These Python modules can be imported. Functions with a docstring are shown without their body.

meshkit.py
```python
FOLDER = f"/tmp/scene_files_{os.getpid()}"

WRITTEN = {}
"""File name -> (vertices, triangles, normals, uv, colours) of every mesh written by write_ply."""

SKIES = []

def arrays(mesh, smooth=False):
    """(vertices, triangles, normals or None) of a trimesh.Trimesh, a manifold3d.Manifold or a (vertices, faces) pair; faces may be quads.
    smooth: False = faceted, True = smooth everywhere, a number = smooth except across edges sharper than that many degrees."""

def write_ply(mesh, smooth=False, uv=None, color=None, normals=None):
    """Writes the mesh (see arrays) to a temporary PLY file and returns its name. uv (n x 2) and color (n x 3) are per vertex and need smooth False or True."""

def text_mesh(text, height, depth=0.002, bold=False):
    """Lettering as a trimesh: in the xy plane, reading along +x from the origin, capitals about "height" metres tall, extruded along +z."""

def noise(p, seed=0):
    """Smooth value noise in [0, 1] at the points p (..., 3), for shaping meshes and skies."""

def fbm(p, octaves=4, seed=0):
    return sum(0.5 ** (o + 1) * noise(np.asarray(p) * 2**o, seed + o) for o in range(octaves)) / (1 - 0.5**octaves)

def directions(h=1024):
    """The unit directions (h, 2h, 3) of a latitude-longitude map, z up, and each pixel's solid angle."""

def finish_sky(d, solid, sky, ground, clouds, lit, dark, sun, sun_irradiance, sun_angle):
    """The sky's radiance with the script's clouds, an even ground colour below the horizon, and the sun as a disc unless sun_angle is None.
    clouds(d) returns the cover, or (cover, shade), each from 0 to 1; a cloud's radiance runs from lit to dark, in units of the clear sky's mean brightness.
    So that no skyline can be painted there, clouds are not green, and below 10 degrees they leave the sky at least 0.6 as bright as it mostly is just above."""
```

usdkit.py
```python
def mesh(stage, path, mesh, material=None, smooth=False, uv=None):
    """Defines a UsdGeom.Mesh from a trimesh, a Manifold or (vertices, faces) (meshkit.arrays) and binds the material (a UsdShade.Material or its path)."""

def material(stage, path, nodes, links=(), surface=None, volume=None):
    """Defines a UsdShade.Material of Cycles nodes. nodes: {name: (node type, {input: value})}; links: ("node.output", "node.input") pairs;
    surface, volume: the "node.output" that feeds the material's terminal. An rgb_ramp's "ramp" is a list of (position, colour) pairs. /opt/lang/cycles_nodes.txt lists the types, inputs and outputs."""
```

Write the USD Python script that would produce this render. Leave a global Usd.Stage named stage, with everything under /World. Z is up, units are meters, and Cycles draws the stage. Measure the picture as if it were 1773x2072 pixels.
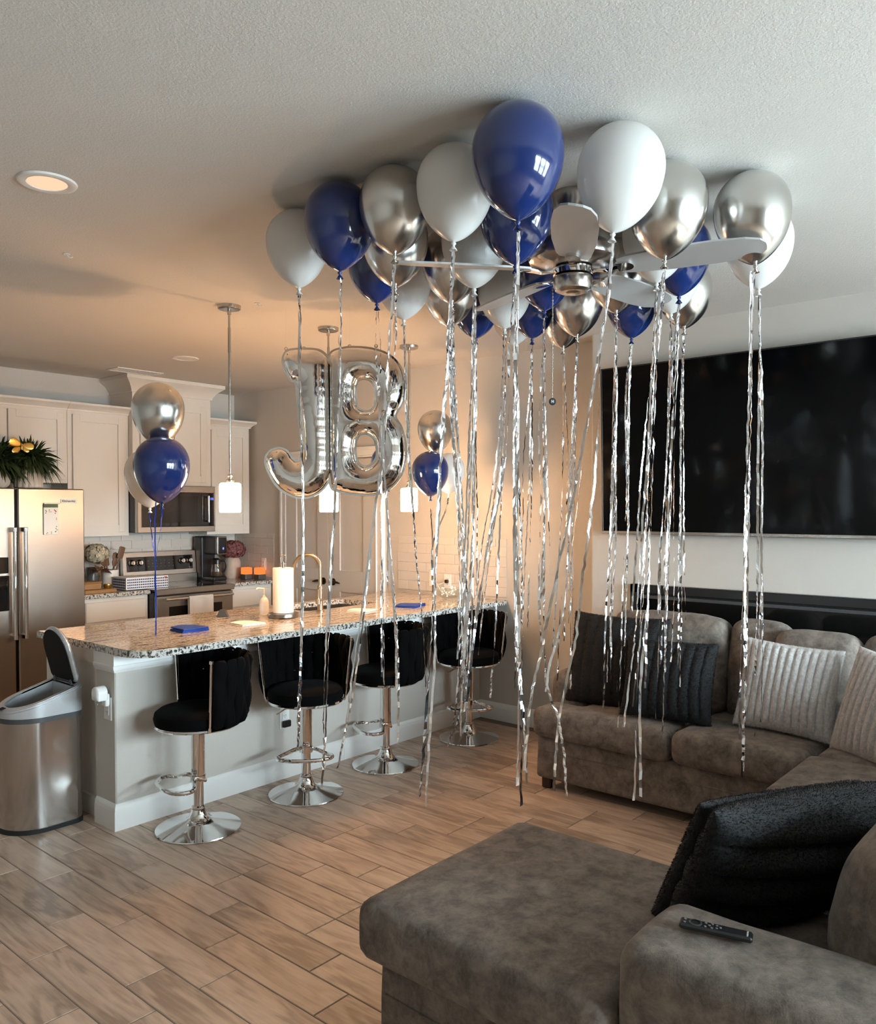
import math, random
import numpy as np, trimesh, usdkit, meshkit
from scipy.spatial import Delaunay
from shapely.geometry import Polygon, Point, LineString, box as sbox
from shapely.ops import unary_union
import shapely
from pxr import Usd, UsdGeom, UsdLux, UsdShade, Gf, Sdf

stage = Usd.Stage.CreateInMemory()
UsdGeom.SetStageUpAxis(stage, UsdGeom.Tokens.z)
UsdGeom.SetStageMetersPerUnit(stage, 1.0)
UsdGeom.Xform.Define(stage, '/World')
UsdGeom.Scope.Define(stage, '/World/Looks')

# ---------------------------------------------------------------- camera, sky, daylight, exposure
EYE = (0.0, 0.0, 1.592)
FPX, CY = 1657.8, 1064.95            # focal length and principal row in pixels of the 1773 x 2072 picture
YAW, PITCH, ROLL = map(math.radians, (40.649, 1.197, -0.048))
EXPOSURE = 0.58
f0 = np.array([math.cos(YAW), math.sin(YAW), 0]); r0 = np.array([math.sin(YAW), -math.cos(YAW), 0]); u0 = np.array([0, 0, 1.0])
FWD = f0 * math.cos(PITCH) - u0 * math.sin(PITCH)
upv = u0 * math.cos(PITCH) + f0 * math.sin(PITCH)
RIGHT = r0 * math.cos(ROLL) + upv * math.sin(ROLL)
UP = -r0 * math.sin(ROLL) + upv * math.cos(ROLL)
cam = UsdGeom.Camera.Define(stage, '/World/camera')
m = Gf.Matrix4d(1)
for i, a in enumerate((RIGHT, UP, -FWD, EYE)):
    m.SetRow(i, Gf.Vec4d(*map(float, a), 1.0 if i == 3 else 0.0))
cam.AddTransformOp().Set(m)
cam.CreateHorizontalApertureAttr(36.0)
cam.CreateVerticalApertureAttr(36.0 * 2072 / 1773)
cam.CreateFocalLengthAttr(36.0 * FPX / 1773)
cam.CreateVerticalApertureOffsetAttr(36.0 * (CY - 1036) / 1773)
cam.CreateClippingRangeAttr(Gf.Vec2f(0.05, 100))
cam.CreateExposureAttr(EXPOSURE)

dome = UsdLux.DomeLight.Define(stage, '/World/sky')
dome.CreateColorAttr(Gf.Vec3f(0.75, 0.88, 1.0)); dome.CreateIntensityAttr(0.6)

def window_daylight(name, x, z, w, h, power, y):
    L = UsdLux.RectLight.Define(stage, '/World/' + name)
    L.AddTranslateOp().Set(Gf.Vec3d(x, y, z)); L.AddRotateXOp().Set(90.0)     # faces +Y, into the room
    L.CreateWidthAttr(w); L.CreateHeightAttr(h)
    L.CreateColorAttr(Gf.Vec3f(0.75, 0.905, 1.0)); L.CreateIntensityAttr(power)
DAY, SKY = 16.0, 54.0
for k, wx in enumerate((1.75, 2.9, 4.05)):
    window_daylight('daylight' if k == 0 else 'daylight_%03d' % k, wx, 1.42, 1.0, 1.5, DAY, -2.78)

sky_ = UsdLux.RectLight.Define(stage, '/World/open_sky')       # the sky above the yard, seen through the windows
sky_.AddTranslateOp().Set(Gf.Vec3d(3.7, -4.9, 3.0)); sky_.AddRotateXOp().Set(90.0)
sky_.CreateWidthAttr(7.0); sky_.CreateHeightAttr(3.6); sky_.CreateColorAttr(Gf.Vec3f(0.75, 0.905, 1.0)); sky_.CreateIntensityAttr(SKY)

# room numbers
CEIL, XF, XT, YB, YR, XL = 2.743, 4.965, 4.80, 6.98, -2.6, -2.4

# ---------------------------------------------------------------- prims
CNT, OFF = {}, {}
def newpath(parent, name):
    k = (parent, name); n = CNT.get(k, 0); CNT[k] = n + 1
    return f'{parent}/{name}' + ('_%03d' % n if n else '')
def tag(p, label=None, cat=None, group=None, kind=None):
    for k, v in (('label', label), ('category', cat), ('group', group), ('kind', kind)):
        if v: p.SetCustomDataByKey(k, v)
    return p
def thing(name, label, cat, loc=(0, 0, 0), rz=0, group=None, kind=None, local=False):
    path = newpath('/World', name)
    x = UsdGeom.Xform.Define(stage, path)
    x.AddTranslateOp().Set(Gf.Vec3d(*map(float, loc))); x.AddRotateZOp().Set(float(rz))
    OFF[path] = np.zeros(3) if local else np.array(loc, float)
    return tag(x.GetPrim(), label, cat, group, kind)
def part(name, mesh, mat, parent, smooth=35, label=None, kind=None):
    pp = str(parent.GetPath()); path = newpath(pp, name)
    OFF[path] = OFF[pp]
    v, f = vf(mesh)
    p = usdkit.mesh(stage, path, (np.asarray(v) - OFF[pp], f), M[mat], smooth=smooth).GetPrim()
    return tag(p, label, kind=kind)
def solo(name, mesh, mat, label=None, cat=None, smooth=35, group=None, kind=None, loc=(0, 0, 0)):
    path = newpath('/World', name)
    v, f = vf(mesh)
    g = usdkit.mesh(stage, path, (np.asarray(v) - np.array(loc), f), M[mat], smooth=smooth)
    if any(loc): g.AddTranslateOp().Set(Gf.Vec3d(*map(float, loc)))
    OFF[path] = np.array(loc, float)
    return tag(g.GetPrim(), label, cat, group, kind)
def dup(root, loc, rz, label):
    was = root.GetCustomData(); base = root.GetName()
    r = thing(base, label, was['category'], loc, rz, was.get('group'))
    r.GetReferences().AddInternalReference(root.GetPath()); r.SetInstanceable(True)
    return r

# ---------------------------------------------------------------- mesh makers
def vf(m):
    if isinstance(m, (tuple, list)): 
        if len(m) == 2 and isinstance(m[0], np.ndarray): return m
        return join(*m)
    return np.array(m.vertices), np.array(m.faces)
def tri(f):
    f = np.asarray(f, int)
    return np.vstack([f[:, [0, 1, 2]], f[:, [0, 2, 3]]]) if f.shape[1] == 4 else f
def join(*ms):
    vs, fs, n = [], [], 0
    for m_ in ms:
        v, f = vf(m_); vs.append(v); fs.append(tri(f) + n); n += len(v)
    return np.vstack(vs), np.vstack(fs)
def mv(m, d): v, f = vf(m); return v + np.array(d, float), f
def rot(m, axis, deg, c=(0, 0, 0)):
    v, f = vf(m); T = trimesh.transformations.rotation_matrix(math.radians(deg), axis)[:3, :3]
    return (v - np.array(c)) @ T.T + np.array(c), f
def frame(m, o, X, Y, Z=None):
    v, f = vf(m); X, Y = np.array(X, float), np.array(Y, float); X /= np.linalg.norm(X)
    Y = Y - X * (X @ Y); Y /= np.linalg.norm(Y); Z = np.cross(X, Y)
    return v @ np.stack([X, Y, Z]) + np.array(o, float), f
BOXF = np.array([[0,2,6,4],[1,5,7,3],[0,4,5,1],[2,3,7,6],[0,1,3,2],[4,6,7,5]])
def box(x0, y0, z0, x1, y1, z1, b=0):
    lo, hi = np.minimum((x0, y0, z0), (x1, y1, z1)).astype(float), np.maximum((x0, y0, z0), (x1, y1, z1)).astype(float)
    if not b:
        v = np.array([[(lo, hi)[i][0], (lo, hi)[j][1], (lo, hi)[k][2]] for i in (0, 1) for j in (0, 1) for k in (0, 1)])
        m_ = trimesh.Trimesh(v, tri(BOXF), process=False)
        if m_.volume < 0: m_.invert()
        return np.array(m_.vertices), np.array(m_.faces)
    b = min(b, *(0.45 * (hi - lo)))
    pts = []
    for i in (0, 1):
        for j in (0, 1):
            for k in (0, 1):
                s = np.array([i, j, k]); c = np.where(s, hi, lo); d = np.where(s, -1, 1) * b
                for a in range(3):
                    p = c + d; p[a] = c[a]; pts.append(p)
    h = trimesh.convex.convex_hull(np.array(pts))
    return np.array(h.vertices), np.array(h.faces)
def lathe(prof, c=(0, 0, 0), n=28):
    prof = np.array(prof, float); k = len(prof); t = np.linspace(0, 2 * math.pi, n, endpoint=False)
    v = np.stack([np.outer(np.cos(t), prof[:, 0]), np.outer(np.sin(t), prof[:, 0]), np.tile(prof[:, 1], (n, 1))], -1).reshape(-1, 3)
    i, j = np.meshgrid(np.arange(n), np.arange(k - 1), indexing='ij'); i2 = (i + 1) % n
    f = np.stack([i * k + j, i2 * k + j, i2 * k + j + 1, i * k + j + 1], -1).reshape(-1, 4)
    m_ = trimesh.Trimesh(v, tri(f), process=True); m_.update_faces(m_.nondegenerate_faces())
    if m_.volume < 0: m_.invert()
    return np.array(m_.vertices) + np.array(c, float), np.array(m_.faces)
def cyl(p0, p1, r, r1=None, n=20):
    p0, p1 = np.array(p0, float), np.array(p1, float); d = p1 - p0; L = np.linalg.norm(d); d /= L
    r1 = r if r1 is None else r1
    m_ = lathe([(0, 0), (r, 0), (r1, L), (0, L)], n=n)
    a = np.array([0, 0, 1.0]) if abs(d[2]) < .9 else np.array([1.0, 0, 0])
    X = np.cross(a, d); X /= np.linalg.norm(X); Y = np.cross(d, X)
    return m_[0] @ np.stack([X, Y, d]) + p0, m_[1]
def tube(pts, r, n=8, closed=False):
    P = np.array(pts, float); k = len(P); r = np.broadcast_to(r, k)
    T = np.roll(P, -1, 0) - np.roll(P, 1, 0)
    if not closed: T[0] = P[1] - P[0]; T[-1] = P[-1] - P[-2]
    T /= np.linalg.norm(T, axis=1, keepdims=True) + 1e-12
    a = np.array([0, 0, 1.0]) if abs(T[0][2]) < .8 else np.array([1.0, 0, 0])
    N = a - T[0] * (a @ T[0]); N /= np.linalg.norm(N); t = np.linspace(0, 2 * math.pi, n, endpoint=False); v = []
    for i in range(k):
        N = N - T[i] * (N @ T[i]); N /= np.linalg.norm(N) + 1e-12; Bn = np.cross(T[i], N)
        v.append(P[i] + r[i] * (np.outer(np.cos(t), N) + np.outer(np.sin(t), Bn)))
    v = np.vstack(v); f = []
    for i in range(k if closed else k - 1):
        for j in range(n):
            a0, b0 = i * n, ((i + 1) % k) * n
            f.append([a0 + j, a0 + (j + 1) % n, b0 + (j + 1) % n, b0 + j])
    f = tri(f)
    if not closed:
        v = np.vstack([v, P[:1], P[-1:]]); c0, c1 = len(v) - 2, len(v) - 1; e = (k - 1) * n
        f = np.vstack([f, [[c0, (j + 1) % n, j] for j in range(n)], [[c1, e + j, e + (j + 1) % n] for j in range(n)]])
    return v, f
def curve(ctrl, n=40):
    P = np.array(ctrl, float); P = np.vstack([2 * P[0] - P[1], P, 2 * P[-1] - P[-2]]); out = []; k = len(P) - 3
    for s in np.linspace(0, k - 1e-6, n):
        i = int(s); t = s - i; a, b, c, d = P[i:i + 4]
        out.append(.5 * (2 * b + (c - a) * t + (2 * a - 5 * b + 4 * c - d) * t * t + (3 * b - a - 3 * c + d) * t ** 3))
    return np.array(out)
def extr(poly, z0, z1):
    if hasattr(poly, 'geoms'): return join(*[extr(g, z0, z1) for g in poly.geoms if g.area > 1e-7])
    m_ = trimesh.creation.extrude_polygon(poly, z1 - z0); return np.array(m_.vertices) + [0, 0, z0], np.array(m_.faces)
def run_profile(prof, p0, p1, out, e0=0, e1=0):
    """a moulding: prof is [(out, z)] swept from p0 to p1; out is the direction it stands proud"""
    pr = np.array(prof, float); o = np.array(out, float)
    p0, p1 = np.array(p0, float), np.array(p1, float); dr_ = (p1 - p0) / np.linalg.norm(p1 - p0)     # e0, e1 = 1: mitred for an outer corner
    a = np.array([p0 + o * q[0] + [0, 0, q[1]] - dr_ * q[0] * e0 for q in pr]); b = np.array([p1 + o * q[0] + [0, 0, q[1]] + dr_ * q[0] * e1 for q in pr])
    k = len(pr); v = np.vstack([a, b]); f = [[i, (i + 1) % k, k + (i + 1) % k, k + i] for i in range(k)]
    caps = trimesh.creation.triangulate_polygon(Polygon(pr))
    f2 = np.array(caps[1]); idx = np.array([np.argmin(np.linalg.norm(pr - q, axis=1)) for q in caps[0]]); f2 = idx[f2]
    m_ = trimesh.Trimesh(v, np.vstack([tri(f), f2, f2[:, ::-1] + k]), process=False); trimesh.repair.fix_normals(m_)
    return np.array(m_.vertices), np.array(m_.faces)
def ax1(h, r, n): 
    e = h - r
    return np.concatenate([-h + r * np.array([0, .1, .3, .6]), np.linspace(-e, e, n), h - r * np.array([.6, .3, .1, 0])])
def cushion(x0, y0, z0, x1, y1, z1, r=.05, n=10, puff=(.0, .0, .02), wrinkle=.003, seed=0):
    lo, hi = np.array((x0, y0, z0), float), np.array((x1, y1, z1), float); h = (hi - lo) / 2; c = (hi + lo) / 2
    if not wrinkle: puff = (0, 0, 0)
    r = min(r, h.min() * .98); vs, fs, off = [], [], 0
    for a in range(3):
        b_, c_ = (a + 1) % 3, (a + 2) % 3
        U, V = np.meshgrid(ax1(h[b_], r, n), ax1(h[c_], r, n), indexing='ij'); nu, nv = U.shape
        for s in (-1, 1):
            p = np.zeros((nu, nv, 3)); p[..., a] = s * h[a]; p[..., b_] = U; p[..., c_] = V
            i, j = np.meshgrid(np.arange(nu - 1), np.arange(nv - 1), indexing='ij')
            q = np.stack([i * nv + j, (i + 1) * nv + j, (i + 1) * nv + j + 1, i * nv + j + 1], -1).reshape(-1, 4)
            fs.append(tri(q if s > 0 else q[:, ::-1]) + off); vs.append(p.reshape(-1, 3)); off += nu * nv
    v, f = np.vstack(vs), np.vstack(fs)
    inner = np.clip(v, -(h - r), h - r); d = v - inner; L = np.linalg.norm(d, axis=1, keepdims=True)
    v = inner + d / np.maximum(L, 1e-9) * r
    u = np.clip(v / h, -1, 1); g = 1 - u ** 2
    for a in range(3): v[:, a] += puff[a] * u[:, a] * g[:, (a + 1) % 3] * g[:, (a + 2) % 3]
    m_ = trimesh.Trimesh(v, f, process=False); m_.merge_vertices(digits_vertex=6)
    v, f = np.array(m_.vertices), np.array(m_.faces)
    if wrinkle:
        q = v * 6 + seed * 3.7
        w = np.sin(q[:, 0] * 1.3 + 2 * np.sin(q[:, 1] * .9 + seed)) * np.sin(q[:, 1] * 1.7 + q[:, 2] * 2.1 + seed) + .5 * np.sin(q[:, 0] * 3.1 + q[:, 2] * 4 + 1.7 * np.sin(q[:, 1] * 2.3))
        v = v + np.array(m_.vertex_normals) * (wrinkle * w)[:, None]
    return v + c, f
def pillow(w, h, t, n=56, ribs=0, depth=.006, seed=0, pinch=.06, horiz=False, fuzz=0.0, p=.42):
    rng = np.random.default_rng(seed)
    a = np.sin(np.linspace(-1, 1, n) * math.pi / 2)
    U, V = np.meshgrid(a, a, indexing='ij')
    X = w / 2 * U * (1 - pinch * (1 - V ** 2)); Y = h / 2 * V * (1 - pinch * (1 - U ** 2))
    Z = t / 2 * (np.maximum(1 - U ** 2, 0) * np.maximum(1 - V ** 2, 0)) ** p
    Z *= 1 + .07 * np.sin(3.1 * U + seed) * np.sin(2.3 * V + 2 * seed)
    if ribs:
        k = (V if horiz else U) * ribs * math.pi / 2 + .25 * np.sin(2.5 * (U if horiz else V) + seed)
        e = np.minimum(1, 6 * np.minimum(1 - abs(U), 1 - abs(V)))
        Z = Z + depth * (np.abs(np.cos(k)) ** .6 - .7) * e
    Zb = -Z
    if fuzz:
        e = np.minimum(1, 8 * np.minimum(1 - abs(U), 1 - abs(V)))
        Z = Z + rng.normal(0, fuzz, Z.shape) * e; Zb = Zb + rng.normal(0, fuzz, Z.shape) * e
    i, j = np.meshgrid(np.arange(n - 1), np.arange(n - 1), indexing='ij')
    q = np.stack([i * n + j, (i + 1) * n + j, (i + 1) * n + j + 1, i * n + j + 1], -1).reshape(-1, 4)
    m_ = trimesh.Trimesh(np.vstack([np.stack([X, Y, Z], -1).reshape(-1, 3), np.stack([X, Y, Zb], -1).reshape(-1, 3)]), np.vstack([tri(q), tri(q[:, ::-1]) + n * n]), process=False)
    m_.merge_vertices(digits_vertex=5)
    return np.array(m_.vertices), np.array(m_.faces)
def inflate(poly, prof, rings, grid, half=0.0):
    """a padded or blown-up flat shape: prof(distance from the edge, points) is the height above +half; mirrored below"""
    P = []
    for d in rings:
        g = poly.buffer(-d) if d else poly
        for ring in ([] if g.is_empty else (g.geoms if hasattr(g, 'geoms') else [g])):
            for c in [ring.exterior] + list(ring.interiors):
                L = c.length; k = max(8, int(L / (grid * (.6 if d == 0 else .8))))
                P += [(q.x, q.y) for q in (c.interpolate(s) for s in np.linspace(0, L, k, endpoint=False))]
    nb = 0
    x0, y0, x1, y1 = poly.bounds
    gx, gy = np.meshgrid(np.arange(x0, x1, grid), np.arange(y0, y1, grid))
    G = np.stack([gx.ravel(), gy.ravel()], 1); inn = poly.buffer(-(rings[-1] + grid * .5))
    if not inn.is_empty: P += list(map(tuple, G[shapely.contains_xy(inn, G[:, 0], G[:, 1])]))
    P = np.unique(np.round(np.array(P), 5), axis=0)
    T = Delaunay(P).simplices; c = P[T].mean(1)
    T = T[shapely.contains_xy(poly.buffer(1e-5), c[:, 0], c[:, 1])]
    d = shapely.distance(shapely.points(P), poly.boundary); z = prof(d, P) + half
    e1 = P[T[:, 1]] - P[T[:, 0]]; e2 = P[T[:, 2]] - P[T[:, 0]]
    flip = e1[:, 0] * e2[:, 1] - e1[:, 1] * e2[:, 0] < 0; T[flip] = T[flip][:, ::-1]
    n = len(P); v = np.vstack([np.c_[P, z], np.c_[P, -z]]); f = [T, T[:, ::-1] + n]
    if half:
        ed = np.sort(np.vstack([T[:, [0, 1]], T[:, [1, 2]], T[:, [2, 0]]]), 1); raw = np.vstack([T[:, [0, 1]], T[:, [1, 2]], T[:, [2, 0]]])
        _, inv, cnt = np.unique(ed, axis=0, return_inverse=True, return_counts=True); bd = raw[cnt[inv.ravel()] == 1]
        f.append(tri(np.stack([bd[:, 0], bd[:, 0] + n, bd[:, 1] + n, bd[:, 1]], 1)))
    m_ = trimesh.Trimesh(v, np.vstack(f), process=False); m_.merge_vertices(digits_vertex=5)
    return np.array(m_.vertices), np.array(m_.faces)
def text(s, h, o, X, Y, depth=.0012, bold=False, center=True):
    m_ = meshkit.text_mesh(s, h, depth, bold); v = np.array(m_.vertices)
    if center: v = v - [(v[:, 0].max() + v[:, 0].min()) / 2, h / 2, 0]
    return frame((v, np.array(m_.faces)), o, X, Y)
def shaker(x0, x1, z0, z1, y, th=.02, rail=.058, rec=.011):
    """a shaker door or drawer front facing -Y, its face at y"""
    return join(box(x0, y, z0, x0 + rail, y + th, z1, .0015), box(x1 - rail, y, z0, x1, y + th, z1, .0015), box(x0 + rail, y, z1 - rail, x1 - rail, y + th, z1), box(x0 + rail, y, z0, x1 - rail, y + th, z0 + rail), box(x0 + rail - .002, y + rec, z0 + rail - .002, x1 - rail + .002, y + th, z1 - rail + .002))
def fur(parent, mesh, n, L, mat_, seed, width=.0011, droop=.5, sweep=(0, 0, 0)):
    """a coat of short hairs over a mesh: one set of curves, a sub-part of the cover"""
    g = np.random.default_rng(seed); v, f = vf(mesh); a, b, c = v[f[:, 0]], v[f[:, 1]], v[f[:, 2]]
    nr = np.cross(b - a, c - a); ar = np.linalg.norm(nr, axis=1); k = g.choice(len(f), n, p=ar / ar.sum())
    vn = np.zeros_like(v)
    for j in range(3): np.add.at(vn, f[:, j], nr)
    vn /= np.linalg.norm(vn, axis=1, keepdims=True) + 1e-12
    u = g.random((n, 2)); flip = u.sum(1) > 1; u[flip] = 1 - u[flip]; w0 = 1 - u.sum(1)
    P = a[k] * w0[:, None] + b[k] * u[:, :1] + c[k] * u[:, 1:]; N = vn[f[k, 0]] * w0[:, None] + vn[f[k, 1]] * u[:, :1] + vn[f[k, 2]] * u[:, 1:]
    cl = np.sin(P[:, :1] * 61 + 3 * np.sin(P[:, 1:2] * 37)) * np.sin(P[:, 2:3] * 53 + 2 * np.sin(P[:, :1] * 29))
    D = N + g.normal(0, .28, (n, 3)) + np.array(sweep) + .35 * cl * np.array([.6, .5, .4]); D /= np.linalg.norm(D, axis=1, keepdims=True)
    ln = (L * g.uniform(.6, 1.15, n))[:, None]; G = np.array([0, 0, -droop])
    Q = np.stack([P, P + D * ln * .35, P + D * ln * .68 + G * ln * .22, P + D * ln * .9 + G * ln * .6], 1).reshape(-1, 3)
    pp = str(parent.GetPath()); path = newpath(pp, 'fur'); Q = Q - OFF[pp]
    cv = UsdGeom.BasisCurves.Define(stage, path); cv.CreateTypeAttr('linear'); cv.CreateCurveVertexCountsAttr([4] * n)
    from pxr import Vt
    cv.CreatePointsAttr(Vt.Vec3fArray.FromNumpy(Q.astype(np.float32)))
    cv.CreateWidthsAttr(Vt.FloatArray.FromNumpy(np.tile(np.array([1, .9, .6, .15], np.float32) * width, n))); cv.SetWidthsInterpolation('vertex')
    UsdShade.MaterialBindingAPI.Apply(cv.GetPrim()).Bind(M[mat_])
    return tag(cv.GetPrim(), kind='stuff')
def ribbon(pts, w, seed, step=.020, jit=.0011):
    rng = np.random.default_rng(seed); P = np.array(pts, float); L = np.r_[0, np.cumsum(np.linalg.norm(np.diff(P, axis=0), axis=1))]
    C = curve(P, max(8, int(L[-1] / step))); k = len(C)
    a = rng.uniform(0, 6.28) + np.cumsum(rng.normal(0, .11, k)) + np.interp(np.arange(k), np.sort(rng.uniform(0, k, 9)), np.cumsum(rng.normal(0, .9, 9)))
    C = C + rng.normal(0, jit, C.shape) * [1, 1, .3]
    tilt = rng.normal(0, .28, k)
    s = np.stack([np.cos(a), np.sin(a), tilt], 1) * w / 2
    v = np.empty((2 * k, 3)); v[0::2] = C - s; v[1::2] = C + s
    i = np.arange(k - 1) * 2
    return v, tri(np.stack([i, i + 1, i + 3, i + 2], 1))

# ---------------------------------------------------------------- materials
M = {}
def mat(name, nodes, links=(), surface='p.BSDF'):
    M[name] = usdkit.material(stage, '/World/Looks/' + name, nodes, links, surface=surface)
def pm(name, color, rough=.5, metal=0.0, bump=None, var=None, pos=True, **kw):
    """principled; bump=(scale, strength, distance[, stretch]); var=(scale, second colour[, stretch, detail])"""
    n = {'p': ('principled_bsdf', dict(base_color=color, roughness=rough, metallic=metal, **kw))}; l = []
    src = 'tc.object'
    n['tc'] = ('texture_coordinate', {})
    if var:
        st = var[2] if len(var) > 2 else (1, 1, 1)
        n['vm'] = ('mapping', dict(scale=st)); n['vn'] = ('noise_texture', dict(scale=var[0], detail=var[3] if len(var) > 3 else 4, roughness=.6))
        n['vr'] = ('rgb_ramp', dict(ramp=[(.32, color), (.68, var[1])]))
        l += [(src, 'vm.vector'), ('vm.vector', 'vn.vector'), ('vn.fac', 'vr.fac'), ('vr.color', 'p.base_color')]
    if bump:
        st = bump[3] if len(bump) > 3 else (1, 1, 1)
        n['bm'] = ('mapping', dict(scale=st)); n['bn'] = ('noise_texture', dict(scale=bump[0], detail=3)); n['b'] = ('bump', dict(strength=bump[1], distance=bump[2]))
        l += [(src, 'bm.vector'), ('bm.vector', 'bn.vector'), ('bn.fac', 'b.height'), ('b.normal', 'p.normal')]
    mat(name, n, l)
pm('wall_paint', (.55, .515, .468), .65, bump=(170, .25, .004))
pm('ceiling_paint', (.60, .575, .54), .8, bump=(150, .35, .005))
pm('trim_white', (.80, .79, .77), .32)
pm('cabinet_white', (.70, .655, .59), .38)
pm('plate_white', (.78, .77, .74), .35)
pm('steel', (.33, .285, .245), .29, 1.0, bump=(40, .06, .002, (1, 1, 40)))
pm('steel_h', (.48, .445, .40), .26, 1.0, bump=(40, .06, .002, (40, 1, 1)))
pm('can_steel', (.52, .495, .47), .17, 1.0)
pm('can_plastic', (.50, .51, .52), .32, .55)
pm('lining_black', (.003, .003, .003), .6, specular_ior_level=.15)
pm('chrome', (.80, .79, .78), .05, 1.0)
pm('nickel', (.52, .49, .45), .20, 1.0)
pm('fan_nickel', (.50, .46, .42), .22, 1.0)
pm('fan_blade', (.34, .33, .32), .42)
pm('black_plastic', (.012, .012, .013), .3)
pm('dark_plastic', (.05, .05, .052), .4)
pm('black_glass', (.006, .006, .007), .04, coat_weight=.3)
pm('oven_window', (.006, .005, .005), .08)
pm('tv_screen', (.002, .002, .0022), .11, specular_ior_level=.12)
pm('fire_glass', (.004, .004, .004), .06, specular_ior_level=.4)
pm('velvet', (.002, .0018, .002), .85, specular_ior_level=.06, sheen_weight=.012, sheen_roughness=.4, bump=(60, .15, .003))
pm('rubber', (.01, .01, .01), .6)
pm('leg_wood', (.035, .016, .011), .4)
pm('door_paint', (.60, .57, .53), .42)
pm('bronze', (.10, .065, .04), .3, 1.0)
pm('faucet_gold', (.62, .50, .36), .24, 1.0)
pm('paper', (.85, .81, .74), .85, bump=(150, .2, .002))
pm('napkin_white', (.84, .80, .74), .8)
pm('napkin_blue', (.012, .055, .30), .75)
pm('balloon_blue', (.009, .024, .115), .10, coat_weight=.6, coat_roughness=.05)
mat('balloon_white', {'p': ('principled_bsdf', dict(base_color=(.72, .705, .68), roughness=.22, specular_ior_level=.45)), 't': ('translucent_bsdf', dict(color=(.85, .82, .78))), 'x': ('mix_closure', dict(fac=.22))},
    [('p.BSDF', 'x.closure1'), ('t.BSDF', 'x.closure2')], 'x.closure')
pm('balloon_silver', (.66, .645, .62), .215, 1.0)
pm('foil', (.86, .85, .83), .055, 1.0)
pm('tinsel', (.93, .93, .95), .10, 1.0)
pm('ribbon_blue', (.01, .05, .38), .3)
pm('ceramic', (.74, .70, .64), .22)
pm('ceramic_grey', (.09, .085, .08), .25)
pm('pink_clay', (.55, .44, .37), .6, var=(9, (.36, .33, .27)))
pm('leaf', (.018, .036, .010), .5, var=(25, (.035, .062, .016)))
pm('leaf_brown', (.10, .045, .02), .6)
pm('gold', (.75, .50, .14), .25, 1.0)
pm('petal_cream', (.68, .60, .45), .7, var=(55, (.26, .22, .13)))
pm('petal_pink', (.07, .022, .022), .7, var=(55, (.30, .11, .10)))
pm('wood_box', (.38, .20, .07), .45, var=(12, (.28, .14, .045), (1, 8, 8)))
pm('wood_spoon', (.13, .055, .022), .5)
pm('towel_cloth', (.60, .56, .52), .9, bump=(120, .3, .004))
pm('foam_grey', (.06, .052, .045), .8)
pm('sink_steel', (.42, .40, .38), .3, 1.0)
pm('pad_green', (.10, .14, .07), .7)
pm('print_red', (.5, .08, .07), .8); pm('print_green', (.16, .25, .10), .8); pm('print_gold', (.5, .33, .10), .8)
pm('print_black', (.01, .01, .01), .6)
pm('print_blue', (.03, .05, .16), .7)
pm('print_white', (.8, .8, .8), .5)
pm('cord_black', (.01, .01, .01), .5); pm('cord_white', (.6, .57, .5), .5)
pm('button_grey', (.16, .16, .17), .4)
pm('dark_hole', (.02, .018, .016), .8)
pm('grout', (.16, .125, .10), .9)
pm('tile', (.60, .565, .52), .16)
pm('tile_grout', (.55, .51, .46), .9)
pm('soap_white', (.78, .76, .76), .3)
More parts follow.
